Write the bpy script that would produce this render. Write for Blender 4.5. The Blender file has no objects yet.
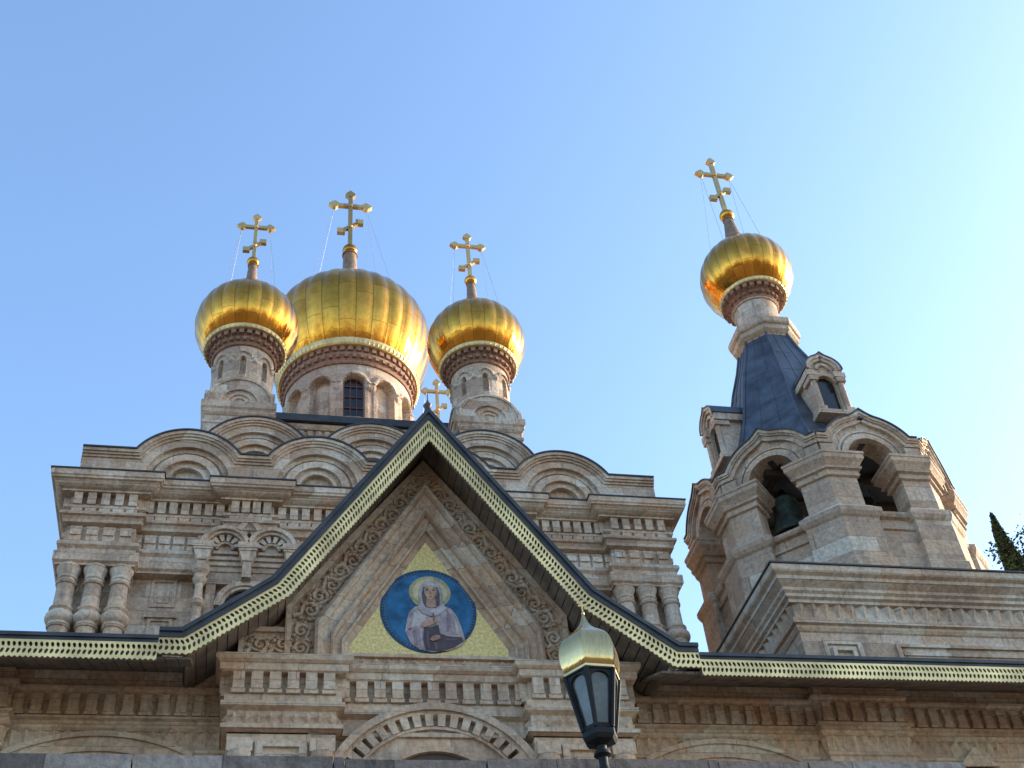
import bpy, bmesh, math, random
from mathutils import Matrix, Vector
random.seed(7)
PI = math.pi
S = bpy.context.scene
COL = S.collection

# ------------------------------------------------------------------ camera
F_PX, YAW, PITCH, ROLL = 1228.336, 0.263, 0.741, -0.1107
CAMX = -2.406
def cam_axes():
    ca, sa, cb, sb = math.cos(YAW), math.sin(YAW), math.cos(PITCH), math.sin(PITCH)
    f = Vector((sa * cb, ca * cb, sb)); r = Vector((ca, -sa, 0)); u = r.cross(f)
    c, s = math.cos(ROLL), math.sin(ROLL)
    return c * r + s * u, -s * r + c * u, f
r_, u_, f_ = cam_axes()
cd = bpy.data.cameras.new('camera'); cam = bpy.data.objects.new('camera', cd); COL.objects.link(cam)
M = Matrix.Identity(4)
for i in range(3):
    M[i][0], M[i][1], M[i][2] = r_[i], u_[i], -f_[i]
M[0][3] = CAMX
cam.matrix_world = M
cd.sensor_width = 36; cd.sensor_fit = 'HORIZONTAL'; cd.lens = F_PX * 36 / 1024
cd.clip_start = .1; cd.clip_end = 8000
S.camera = cam
# ------------------------------------------------------------------ sky, sun, exposure
SUN_EL, SUN_AZ = math.radians(17), math.radians(84)      # azimuth clockwise from +Y
W = bpy.data.worlds.new('World'); S.world = W; W.use_nodes = True
nt = W.node_tree; nt.nodes.clear()
o = nt.nodes.new('ShaderNodeOutputWorld'); b = nt.nodes.new('ShaderNodeBackground'); sk = nt.nodes.new('ShaderNodeTexSky')
sk.sky_type = 'NISHITA'; sk.sun_disc = False; sk.sun_elevation = SUN_EL; sk.sun_rotation = SUN_AZ
sk.altitude = 700; sk.air_density = 1.1; sk.dust_density = 2.8; sk.ozone_density = 1.6
b.inputs[1].default_value = .15
wb = nt.nodes.new('ShaderNodeMix'); wb.data_type = 'RGBA'; wb.blend_type = 'MULTIPLY'; wb.inputs[0].default_value = 1
wb.inputs[7].default_value = (.87, .97, 1.06, 1); nt.links.new(sk.outputs[0], wb.inputs[6])
nt.links.new(wb.outputs[2], b.inputs[0]); nt.links.new(b.outputs[0], o.inputs[0])
sd = bpy.data.lights.new('sun', 'SUN'); sd.energy = 2.2; sd.angle = math.radians(.5); sd.color = (1, .86, .68)
so = bpy.data.objects.new('sun', sd); COL.objects.link(so)
sv = Vector((math.sin(SUN_AZ) * math.cos(SUN_EL), math.cos(SUN_AZ) * math.cos(SUN_EL), math.sin(SUN_EL)))
so.rotation_euler = sv.to_track_quat('Z', 'Y').to_euler()
S.view_settings.view_transform = 'Standard'; S.view_settings.look = 'None'
S.view_settings.exposure = 1.68; S.view_settings.gamma = 1
S.render.engine = 'CYCLES'
S.cycles.max_bounces = 6

# ------------------------------------------------------------------ materials
def newmat(name):
    m = bpy.data.materials.new(name); m.use_nodes = True
    n = m.node_tree.nodes; p = n['Principled BSDF']
    return m, m.node_tree, n, p
def node(n, t, **k):
    x = n.new(t)
    for a, v in k.items(): setattr(x, a, v)
    return x
def mixrgb(t, fac, a, b, mode='MIX'):
    x = t.nodes.new('ShaderNodeMix'); x.data_type = 'RGBA'; x.blend_type = mode
    for s, v in ((0, fac), (6, a), (7, b)):
        if hasattr(v, 'links') or hasattr(v, 'is_linked'): t.links.new(v, x.inputs[s])
        else: x.inputs[s].default_value = v if s == 0 else (*v, 1)
    return x.outputs[2]
def ramp(t, src, a, b, va=0., vb=1.):
    x = t.nodes.new('ShaderNodeMapRange'); x.inputs[1].default_value = a; x.inputs[2].default_value = b
    x.inputs[3].default_value = va; x.inputs[4].default_value = vb
    t.links.new(src, x.inputs[0]); return x.outputs[0]
def noise(t, vec, scale, detail=4, rough=.55):
    x = t.nodes.new('ShaderNodeTexNoise'); x.inputs['Scale'].default_value = scale
    x.inputs['Detail'].default_value = detail; x.inputs['Roughness'].default_value = rough
    if vec is not None: t.links.new(vec, x.inputs['Vector'])
    return x.outputs[0]
def stone(name, c1, c2, pale, dark, bw=.66, bh=.31, rough=.9, grime=.5, bump=.5):
    m, t, n, p = newmat(name)
    g = n.new('ShaderNodeNewGeometry'); sx = n.new('ShaderNodeSeparateXYZ'); t.links.new(g.outputs['Position'], sx.inputs[0])
    a = node(n, 'ShaderNodeMath', operation='MULTIPLY_ADD'); t.links.new(sx.outputs[1], a.inputs[0]); a.inputs[1].default_value = 1.37
    t.links.new(sx.outputs[0], a.inputs[2])
    cx = n.new('ShaderNodeCombineXYZ'); t.links.new(a.outputs[0], cx.inputs[0]); t.links.new(sx.outputs[2], cx.inputs[1])
    br = n.new('ShaderNodeTexBrick'); t.links.new(cx.outputs[0], br.inputs['Vector'])
    for k, v in (('Scale', 1), ('Mortar Size', .006), ('Mortar Smooth', .4), ('Bias', 0), ('Brick Width', bw), ('Row Height', bh)): br.inputs[k].default_value = v
    br.inputs['Color1'].default_value = (0, 0, 0, 1); br.inputs['Color2'].default_value = (1, 1, 1, 1); br.inputs['Mortar'].default_value = (.5, .5, .5, 1)
    rp = n.new('ShaderNodeValToRGB'); t.links.new(br.outputs[0], rp.inputs[0]); cr = rp.color_ramp
    cr.elements[0].position = 0.; cr.elements[0].color = (*[v * .92 for v in c2], 1)
    cr.elements[1].position = 1.; cr.elements[1].color = (*pale, 1)
    for ps, cc in ((.28, c2), (.5, c1), (.74, [c1[0] * 1.02, c1[1] * .92, c1[2] * .83]), (.86, [(i_ + j_) / 2 for i_, j_ in zip(c1, pale)])):
        e_ = cr.elements.new(ps); e_.color = (*cc, 1)
    pos = g.outputs['Position']
    mort = mixrgb(t, ramp(t, br.outputs[1], 0, 1, 0, .75), rp.outputs[0], [v * .42 for v in c2])
    n1 = noise(t, pos, .8, 6, .62)
    col = mixrgb(t, ramp(t, n1, .52, .66, 0, .7), mort, pale)
    n4 = noise(t, pos, 1.5, 4, .6)
    col = mixrgb(t, ramp(t, n4, .5, .68, 0, .38), col, [c2[0] * 1.05, c2[1] * .86, c2[2] * .70])
    mp = n.new('ShaderNodeMapping'); t.links.new(pos, mp.inputs[0]); mp.inputs['Scale'].default_value = (2.6, 2.6, .55)
    mp.inputs['Location'].default_value = (3.1, 7.7, 1.3)
    n2 = noise(t, mp.outputs[0], 1.0, 8, .72)
    col = mixrgb(t, ramp(t, n2, .53, .70, 0, grime), col, dark)
    mp2 = n.new('ShaderNodeMapping'); t.links.new(pos, mp2.inputs[0]); mp2.inputs['Scale'].default_value = (5, 5, 1.6); mp2.inputs['Location'].default_value = (1.7, 2.9, 5.1)
    n5 = noise(t, mp2.outputs[0], 1.0, 6, .7)
    col = mixrgb(t, ramp(t, n5, .58, .70, 0, grime * .8), col, [v * .8 for v in dark])
    n3 = noise(t, pos, 14, 4, .6)
    hv = n.new('ShaderNodeHueSaturation'); t.links.new(col, hv.inputs['Color']); t.links.new(ramp(t, n3, .25, .75, .66, 1.30), hv.inputs['Value'])
    t.links.new(hv.outputs[0], p.inputs['Base Color'])
    p.inputs['Roughness'].default_value = rough
    bm = n.new('ShaderNodeBump'); bm.inputs['Strength'].default_value = bump; bm.inputs['Distance'].default_value = .03
    ad = node(n, 'ShaderNodeMath', operation='MULTIPLY_ADD'); t.links.new(br.outputs[1], ad.inputs[0]); ad.inputs[1].default_value = -.5; t.links.new(n3, ad.inputs[2])
    t.links.new(ad.outputs[0], bm.inputs['Height']); t.links.new(bm.outputs[0], p.inputs['Normal'])
    return m
def simple(name, c, rough=.6, metal=0., vary=.15, nscale=6., bump=0., spec=.5, rvary=0.):
    m, t, n, p = newmat(name)
    tc = n.new('ShaderNodeNewGeometry')
    ns = noise(t, tc.outputs['Position'], nscale, 5, .6)
    lo = [v * (1 - vary * 1.6) for v in c]; hi = [min(1, v * (1 + vary)) for v in c]
    t.links.new(mixrgb(t, ramp(t, ns, .3, .7), lo, hi), p.inputs['Base Color'])
    p.inputs['Roughness'].default_value = rough; p.inputs['Metallic'].default_value = metal
    p.inputs['Specular IOR Level'].default_value = spec
    if rvary: t.links.new(ramp(t, ns, .3, .7, rough - rvary, rough + rvary), p.inputs['Roughness'])
    if bump:
        bm = n.new('ShaderNodeBump'); bm.inputs['Strength'].default_value = bump; bm.inputs['Distance'].default_value = .02
        t.links.new(ns, bm.inputs['Height']); t.links.new(bm.outputs[0], p.inputs['Normal'])
    return m
STONE = stone('pink_limestone', (.52, .395, .295), (.41, .29, .205), (.58, .495, .40), (.15, .115, .095), grime=.6)
PSTONE = stone('limestone_eave_tint', (.50, .37, .26), (.41, .29, .20), (.53, .45, .35), (.16, .105, .07), .7, .33, grime=.5)  # porch limestone with the browner under-eave light mixed into its colour
TSTONE = stone('tower_limestone', (.48, .37, .275), (.395, .285, .205), (.54, .465, .375), (.13, .105, .09), .8, .36, grime=.65)
DSTONE = stone('drum_limestone', (.50, .385, .29), (.395, .28, .205), (.56, .48, .39), (.12, .09, .075), .55, .3, grime=.7)
RSTONE = stone('rough_grey_stone', (.20, .165, .145), (.12, .098, .088), (.32, .28, .245), (.03, .025, .024), 1.3, .5, grime=1., bump=1.)
TERRA = simple('red_brown_stone', (.30, .165, .11), .9, 0, .3, 9, .3)
def gold_mat(name, c, rough, dark, lobes=24, band=1.1):
    """leaf over copper sheets: every sheet (one gore, one course) has its own tone, gloss and slight tilt"""
    m, t, n, p = newmat(name)
    tc = n.new('ShaderNodeTexCoord'); sx = n.new('ShaderNodeSeparateXYZ'); t.links.new(tc.outputs['Object'], sx.inputs[0])
    def mth(op, a, b_=None, c_=None):
        x = node(n, 'ShaderNodeMath', operation=op)
        for i, v in enumerate((a, b_, c_)):
            if v is None: continue
            if isinstance(v, (int, float)): x.inputs[i].default_value = v
            else: t.links.new(v, x.inputs[i])
        return x.outputs[0]
    an = mth('ARCTAN2', sx.outputs[0], mth('MULTIPLY', sx.outputs[1], -1.))
    li = mth('FLOOR', mth('MULTIPLY_ADD', an, lobes / (2 * PI), lobes * 2.))
    w1 = n.new('ShaderNodeTexWhiteNoise'); w1.noise_dimensions = '1D'; t.links.new(li, w1.inputs['W'])
    zb = mth('ADD', mth('MULTIPLY', sx.outputs[2], band), mth('MULTIPLY', w1.outputs[0], 3.))
    zi = mth('FLOOR', zb); zf = mth('FRACT', zb)
    w2 = n.new('ShaderNodeTexWhiteNoise'); w2.noise_dimensions = '2D'; cx = n.new('ShaderNodeCombineXYZ'); t.links.new(li, cx.inputs[0]); t.links.new(zi, cx.inputs[1]); t.links.new(cx.outputs[0], w2.inputs['Vector'])
    n1 = noise(t, tc.outputs['Object'], 2.4, 6, .65)
    mp = n.new('ShaderNodeMapping'); t.links.new(tc.outputs['Object'], mp.inputs[0]); mp.inputs['Scale'].default_value = (6, 6, 1.2)
    n2 = noise(t, mp.outputs[0], 1.3, 5, .65)
    col = mixrgb(t, ramp(t, n1, .42, .70, 0, .8), c, dark)
    hv = n.new('ShaderNodeHueSaturation'); t.links.new(col, hv.inputs['Color']); t.links.new(ramp(t, w2.outputs[0], 0, 1, .80, 1.06), hv.inputs['Value'])
    t.links.new(ramp(t, w1.outputs[0], 0, 1, .495, .503), hv.inputs['Hue'])
    seam = mth('MAXIMUM', mth('LESS_THAN', zf, .022), mth('LESS_THAN', mth('ABSOLUTE', mth('SUBTRACT', mth('FRACT', mth('MULTIPLY_ADD', an, lobes / (2 * PI), lobes * 2. + .5)), .5)), .035))
    t.links.new(mixrgb(t, mth('MULTIPLY', seam, .5), hv.outputs[0], [v * .35 for v in dark]), p.inputs['Base Color'])
    p.inputs['Metallic'].default_value = 1
    rg = mth('ADD', ramp(t, w2.outputs[0], 0, 1, rough - .04, rough + .07), ramp(t, n1, .3, .7, -.04, .08))
    t.links.new(rg, p.inputs['Roughness'])
    bm = n.new('ShaderNodeBump'); bm.inputs['Strength'].default_value = .22; bm.inputs['Distance'].default_value = .05
    t.links.new(n2, bm.inputs['Height']); t.links.new(bm.outputs[0], p.inputs['Normal'])
    return m
GOLD = gold_mat('gold_leaf', (.74, .345, .05), .14, (.46, .185, .03))
GOLD_BIG = gold_mat('gold_leaf_large_dome', (.74, .345, .05), .14, (.46, .185, .03), 30, .7)
GOLD_CAP = gold_mat('gilded_lamp_cap', (.86, .62, .29), .12, (.80, .55, .23), 6, .01)
GOLDX = gold_mat('cross_gold', (.78, .50, .20), .38, (.58, .36, .14))
LACE = simple('gilded_lace_metal', (.80, .60, .27), .40, .3, .3, 1.6)
GPAN = simple('gold_mosaic', (.72, .56, .21), .5, .1, .26, 26, .5)
ROOF = simple('dark_roof_metal', (.042, .043, .047), .5, .2, .3, 3)
SPIRE = simple('blue_grey_zinc', (.075, .088, .112), .5, .35, .4, 2.2, .25, rvary=.1)
SOFF = simple('brown_soffit_boards', (.17, .135, .105), .75, 0, .3, 4, .2)
DARKW = simple('dark_window_glass', (.018, .014, .012), .18, 0, .3, 3)
FRAME = simple('red_brown_window_frame', (.13, .05, .035), .6)
BRONZE = simple('green_black_bronze', (.075, .095, .08), .5, .45, .4, 7, rvary=.1)
IRON = simple('black_iron', (.009, .010, .011), .6, 0, .3, 12, .2, .25)
LGLASS = simple('frosted_lamp_glass', (.075, .08, .08), .2, 0, .35, 6)
WIRE = simple('steel_wire', (.3, .3, .3), .4, .7)
WOOD = simple('dark_bell_timber', (.05, .035, .025), .8)
INNER = simple('sooty_plaster', (.16, .13, .11), .95, 0, .3, 2)
LEAF1 = simple('cypress_green', (.075, .095, .024), .8, 0, .6, 3)
LEAF2 = simple('leaf_green', (.045, .065, .022), .7, 0, .5, 5)
BARK = simple('bark', (.09, .065, .045), .95, 0, .3, 9, .6)

# ------------------------------------------------------------------ mesh helpers
class MB:
    def __init__(s): s.v = []; s.f = []; s.T = None
    def add(s, vs, fs):
        k = len(s.v)
        s.v += [tuple(s.T @ Vector(p)) if s.T else tuple(p) for p in vs]
        s.f += [tuple(i + k for i in f) for f in fs]
    def box(s, x0, x1, y0, y1, z0, z1):
        s.add([(x, y, z) for x in (x0, x1) for y in (y0, y1) for z in (z0, z1)],
              [(0, 1, 3, 2), (4, 6, 7, 5), (0, 4, 5, 1), (2, 3, 7, 6), (0, 2, 6, 4), (1, 5, 7, 3)])
    def prism(s, poly, y0, y1):                  # polygon in x,z pushed along y
        n = len(poly)
        s.add([(x, y0, z) for x, z in poly] + [(x, y1, z) for x, z in poly],
              [tuple(range(n)), tuple(range(2 * n - 1, n - 1, -1))] + [(i, i + n, (i + 1) % n + n, (i + 1) % n) for i in range(n)])
    def strip(s, A, B, y0, y1, closed=False):    # solid between two polylines in x,z
        n = len(A); vs = []
        for y in (y0, y1):
            vs += [(x, y, z) for x, z in A] + [(x, y, z) for x, z in B]
        fs = []
        for i in range(n if closed else n - 1):
            j = (i + 1) % n
            fs += [(i, j, n + j, n + i), (2 * n + i, 3 * n + i, 3 * n + j, 2 * n + j), (i, 2 * n + i, 2 * n + j, j), (n + i, n + j, 3 * n + j, 3 * n + i)]
        if not closed:
            fs += [(0, n, 3 * n, 2 * n), (n - 1, 3 * n - 1, 4 * n - 1, 2 * n - 1)]
        s.add(vs, fs)
    def arc(s, cx, cz, r0, r1, y0, y1, a0=0., a1=180., n=24):
        t = [math.radians(a0 + (a1 - a0) * i / n) for i in range(n + 1)]
        s.strip([(cx + r1 * math.cos(a), cz + r1 * math.sin(a)) for a in t], [(cx + r0 * math.cos(a), cz + r0 * math.sin(a)) for a in t], y0, y1)
    def lathe(s, prof, cx, cy, n=48, ph=0., lob=None):
        vs = []; fs = []; m = len(prof)
        for r, z in prof:
            for i in range(n):
                a = ph + 2 * PI * i / n
                q = r * (lob(a, z, r) if lob else 1)
                vs.append((cx + q * math.sin(a), cy - q * math.cos(a), z))
        for j in range(m - 1):
            for i in range(n):
                k = (i + 1) % n
                fs.append((j * n + i, j * n + k, (j + 1) * n + k, (j + 1) * n + i))
        fs.append(tuple(range(n))); fs.append(tuple((m - 1) * n + i for i in range(n)))
        s.add(vs, fs)
    def field(s, fn, cx, cy, z0, z1, n, nz):     # cylinder wall with radius fn(angle, z)
        vs = []; fs = []
        for j in range(nz + 1):
            z = z0 + (z1 - z0) * j / nz
            for i in range(n):
                a = 2 * PI * i / n; r = fn(a, z)
                vs.append((cx + r * math.sin(a), cy - r * math.cos(a), z))
        for j in range(nz):
            for i in range(n):
                k = (i + 1) % n; fs.append((j * n + i, j * n + k, (j + 1) * n + k, (j + 1) * n + i))
        fs.append(tuple(range(n))); fs.append(tuple(nz * n + i for i in range(n)))
        s.add(vs, fs)
    def sweep(s, path, prof, closed=False, caps=False):   # profile (out, z) along a plan path, outward = right of travel
        n = len(path); N = []
        def nrm(a, b):
            dx, dy = b[0] - a[0], b[1] - a[1]; l = math.hypot(dx, dy); return (dy / l, -dx / l)
        for i in range(n):
            if closed or 0 < i < n - 1:
                p = nrm(path[i - 1], path[i]); q = nrm(path[i], path[(i + 1) % n])
                d = 1 + p[0] * q[0] + p[1] * q[1]
                N.append(((p[0] + q[0]) / d, (p[1] + q[1]) / d))
            else:
                N.append(nrm(path[0], path[1]) if i == 0 else nrm(path[-2], path[-1]))
        m = len(prof); vs = []; fs = []
        for (x, y), (a, b) in zip(path, N):
            vs += [(x + a * o_, y + b * o_, z) for o_, z in prof]
        for i in range(n if closed else n - 1):
            k = (i + 1) % n
            for j in range(m - 1):
                fs.append((i * m + j, k * m + j, k * m + j + 1, i * m + j + 1))
        if caps:
            fs.append(tuple(i * m for i in range(n))); fs.append(tuple(i * m + m - 1 for i in range(n)))
        s.add(vs, fs)
    def dent(s, path, o0, o1, z0, z1, pitch, w, closed=False, skip=0., kind='box', jit=0.):
        n = len(path)
        for i in range(n if closed else n - 1):
            a, b_ = path[i], path[(i + 1) % n]; L = math.hypot(b_[0] - a[0], b_[1] - a[1])
            if L < pitch * .8: continue
            d = ((b_[0] - a[0]) / L, (b_[1] - a[1]) / L); nn = (d[1], -d[0]); c = max(1, int(round((L + 2 * o0) / pitch)))
            L0 = -o0 * .8; LL = L + 1.6 * o0
            for k in range(c):
                t = L0 + (k + .5) * LL / c; x, y = a[0] + d[0] * t, a[1] + d[1] * t
                h = w / 2; j = random.uniform(-jit, jit)
                if kind == 'box':
                    q = [(x + d[0] * e * h + nn[0] * o_, y + d[1] * e * h + nn[1] * o_) for e, o_ in ((-1, o0 - .05), (1, o0 - .05), (1, o1 + j), (-1, o1 + j))]
                    s.add([(p[0], p[1], z) for z in (z0, z1) for p in q], [(0, 1, 2, 3), (7, 6, 5, 4), (0, 4, 5, 1), (1, 5, 6, 2), (2, 6, 7, 3), (3, 7, 4, 0)])
                else:                                   # diamond / pointed leaf
                    zm = (z0 + z1) / 2 if kind == 'dia' else z0
                    P = [(x - d[0] * h, y - d[1] * h, zm, o0), (x, y, z1, o0), (x + d[0] * h, y + d[1] * h, zm, o0), (x, y, z0 - (0 if kind == 'dia' else .0), o0), (x, y, zm, o1)]
                    if kind != 'dia':
                        P = [(x - d[0] * h, y - d[1] * h, z1, o0), (x + d[0] * h, y + d[1] * h, z1, o0), (x, y, z0, o0), (x, y, z1, o1)]
                        s.add([(p[0] + nn[0] * p[3], p[1] + nn[1] * p[3], p[2]) for p in P], [(0, 3, 2), (3, 1, 2), (0, 1, 3), (0, 2, 1)])
                    else:
                        s.add([(p[0] + nn[0] * p[3], p[1] + nn[1] * p[3], p[2]) for p in P], [(0, 1, 4), (1, 2, 4), (2, 3, 4), (3, 0, 4), (0, 3, 2, 1)])
    def tube(s, pts, r, n=8, r1=None):
        pts = [Vector(p) for p in pts]; m = len(pts); vs = []; fs = []
        for i, p in enumerate(pts):
            d = (pts[min(i + 1, m - 1)] - pts[max(i - 1, 0)]).normalized()
            u = d.cross(Vector((0, 1, 0)) if abs(d.y) < .8 else Vector((1, 0, 0))).normalized(); w = d.cross(u)
            q = r if r1 is None else r + (r1 - r) * i / (m - 1)
            vs += [p + (u * math.cos(2 * PI * k / n) + w * math.sin(2 * PI * k / n)) * q for k in range(n)]
        for i in range(m - 1):
            for k in range(n):
                l = (k + 1) % n; fs.append((i * n + k, i * n + l, (i + 1) * n + l, (i + 1) * n + k))
        fs += [tuple(range(n)), tuple((m - 1) * n + k for k in range(n))]
        s.add(vs, fs)
    def ball(s, x, y, z, rx, ry=None, rz=None, n=12, m=7):
        ry = ry or rx; rz = rz or rx; vs = [(x, y, z - rz)]; fs = []
        for j in range(1, m):
            t = -PI / 2 + PI * j / m
            vs += [(x + rx * math.cos(t) * math.cos(2 * PI * i / n), y + ry * math.cos(t) * math.sin(2 * PI * i / n), z + rz * math.sin(t)) for i in range(n)]
        vs.append((x, y, z + rz)); L = len(vs) - 1
        for i in range(n):
            k = (i + 1) % n; fs.append((0, 1 + k, 1 + i)); fs.append((L, L - n + i, L - n + k))
            for j in range(m - 2): fs.append((1 + j * n + i, 1 + j * n + k, 1 + (j + 1) * n + k, 1 + (j + 1) * n + i))
        s.add(vs, fs)
    def build(s, name, mat, parent=None, smooth=None, origin=None, label=None, fix=True):
        me = bpy.data.meshes.new(name)
        og = Vector(origin) if origin else Vector((0, 0, 0))
        me.from_pydata([Vector(p) - og for p in s.v], [], s.f)
        if fix:
            bm = bmesh.new(); bm.from_mesh(me); bmesh.ops.recalc_face_normals(bm, faces=bm.faces); bm.to_mesh(me); bm.free()
        if smooth:
            for p in me.polygons: p.use_smooth = True
            me.set_sharp_from_angle(angle=math.radians(smooth))
        me.materials.append(mat)
        ob = bpy.data.objects.new(name, me); COL.objects.link(ob); ob.location = og
        if parent:
            ob.parent = parent
            if parent.type == 'EMPTY': ob.matrix_parent_inverse = Matrix.Translation(-parent.location)
        if label: ob['label'] = label
        return ob
def thing(name, label, cat, loc, group=None):
    e = bpy.data.objects.new(name, None); COL.objects.link(e); e.location = loc
    e['label'] = label; e['category'] = cat
    if group: e['group'] = group
    return e
def tag(ob, label, cat, group=None):
    ob['label'] = label; ob['category'] = cat
    if group: ob['group'] = group
    return ob
def offs(poly, d):                                # offset an x,z polyline downwards/inwards by d (mitred)
    n = len(poly); out = []
    def nm(a, b):
        l = math.hypot(b[0] - a[0], b[1] - a[1]); return ((b[1] - a[1]) / l, -(b[0] - a[0]) / l)
    for i in range(n):
        if 0 < i < n - 1:
            p, q = nm(poly[i - 1], poly[i]), nm(poly[i], poly[i + 1]); k = 1 + p[0] * q[0] + p[1] * q[1]
            v = ((p[0] + q[0]) / k, (p[1] + q[1]) / k)
        else: v = nm(poly[0], poly[1]) if i == 0 else nm(poly[-2], poly[-1])
        out.append((poly[i][0] + v[0] * d, poly[i][1] + v[1] * d))
    return out
def frame_T(cx, cy, alpha, a):                   # local x along a wall face, local y inward, face plane y = 0 at distance a
    c, s = math.cos(alpha), math.sin(alpha)
    return Matrix(((c, -s, 0, cx + s * a), (s, c, 0, cy - c * a), (0, 0, 1, 0), (0, 0, 0, 1)))

# ------------------------------------------------------------------ ground
ZG, ZT = -1.6, 4.2
def structure(ob): ob['kind'] = 'structure'; return ob
m = MB(); m.add([(-3000, -3000, ZG), (3000, -3000, ZG), (3000, 3000, ZG), (-3000, 3000, ZG)], [(0, 1, 2, 3)])
structure(m.build('ground', simple('dusty_ground', (.21, .155, .10), .95, 0, .25, .4)))
m = MB(); m.box(-70, 70, 9.55, 120, ZG + .01, ZT)
structure(m.build('terrace', simple('terrace_paving', (.24, .20, .16), .9, 0, .2, .8)))

# ------------------------------------------------------------------ shared builders
def gable_unit(mb_w, mb_m, mb_r, cx, pz, y0, yb, zb, R=1.205, half=1.325, ch=1.035, left=0., right=0., k=1.):
    """a scalloped gable: outline flat - arc - flat, stepped archivolts; body, moulding, roof edge"""
    cz = pz - R; e = math.asin(min(.999, ch / R)); zs = cz + R * math.cos(e)
    A = [(cx - half - left, zs)] + [(cx + R * math.sin(-e + 2 * e * i / 30), cz + R * math.cos(-e + 2 * e * i / 30)) for i in range(31)] + [(cx + half + right, zs)]
    mb_m.strip(A, offs(A, .075), y0, yb)
    B = offs(A, .075); mb_m.strip(B, offs(A, .125), y0 + .035, yb)
    C = offs(A, .125); mb_m.strip(C, offs(A, .18), y0 + .075, yb)
    mb_r.strip(offs(A, -.035), A, y0 - .03, yb + .05)
    # face between outline and the first arch
    D = offs(A, .18); ri = R - .36 * k; core = D[1:-1]
    an = [math.atan2(z - cz, x - cx) for x, z in core]
    mb_w.strip(core, [(cx + ri * math.cos(a), cz + ri * math.sin(a)) for a in an], y0 + .11, yb - .02)
    for sgn, a, d, edge in ((-1, an[0], core[0], cx - half - left), (1, an[-1], core[-1], cx + half + right)):
        end = PI if sgn < 0 else 0.
        arcp = [(cx + ri * math.cos(end + (a - end) * i / 8), cz + ri * math.sin(end + (a - end) * i / 8)) for i in range(9)]
        mb_w.prism([(edge, zb), (cx + sgn * ri, zb)] + arcp + [d, (edge, d[1])], y0 + .11, yb - .02)
    mb_w.arc(cx, cz, ri - .10 * k, ri, y0 + .20, y0 + .6, -10, 190)
    mb_w.arc(cx, cz, ri - .17 * k, ri - .10 * k, y0 + .25, y0 + .6, -10, 190)
    mb_m.arc(cx, cz, ri - .33 * k, ri - .17 * k, y0 + .15, y0 + .6, -10, 190)
    mb_w.arc(cx, cz, ri - .42 * k, ri - .33 * k, y0 + .24, y0 + .6, -10, 190)
    mb_m.arc(cx, cz, ri - .49 * k, ri - .42 * k, y0 + .20, y0 + .6, -10, 190)
    mb_w.box(cx - ri, cx + ri, y0 + .34, yb - .05, zb, cz + ri - .1)

def make_cross(mb, x, y, z0, z1, span, zarm, zsl, w):
    d = w * .45
    mb.box(x - w / 2, x + w / 2, y - d, y + d, z0, z1 - w * 1.0)
    def dia(cx, cz, ux, uz, L):                 # pointed trefoil end
        px, pz = -uz, ux; t = 1.25 * w
        P = [(cx - ux * L * .1 + px * w * .5, cz - uz * L * .1 + pz * w * .5), (cx + ux * L * .22 + px * t, cz + uz * L * .22 + pz * t),
             (cx + ux * L * .5 + px * t * .8, cz + uz * L * .5 + pz * t * .8), (cx + ux * L, cz + uz * L),
             (cx + ux * L * .5 - px * t * .8, cz + uz * L * .5 - pz * t * .8), (cx + ux * L * .22 - px * t, cz + uz * L * .22 - pz * t),
             (cx - ux * L * .1 - px * w * .5, cz - uz * L * .1 - pz * w * .5)]
        mb.prism(P, y - d * 1.25, y + d * 1.25)
    L = 2.15 * w
    dia(x, z1 - L, 0, 1, L); dia(x - span / 2 + L, zarm, -1, 0, L); dia(x + span / 2 - L, zarm, 1, 0, L)
    mb.box(x - span / 2 + L * .8, x + span / 2 - L * .8, y - d * .97, y + d * .97, zarm - w / 2, zarm + w / 2)
    s = span * .27; a = math.radians(40); c, q = math.cos(a), math.sin(a)
    def rot(px, pz): return (x + px * c - pz * q, zsl + px * q + pz * c)
    mb.prism([rot(-s, -w * .42), rot(s, -w * .42), rot(s, w * .42), rot(-s, w * .42)], y - d * .93, y + d * .93)
    for e in (-1, 1):
        cx, cz = rot(e * s, 0); h = w * .92
        mb.box(cx - h, cx + h, y - d * 1.2, y + d * 1.2, cz - h * .85, cz + h * .85)
    mb.ball(x, y - d, zarm, w * .6, w * .35, w * .6); mb.ball(x, y - d, zsl, w * .55, w * .35, w * .55)

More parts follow.
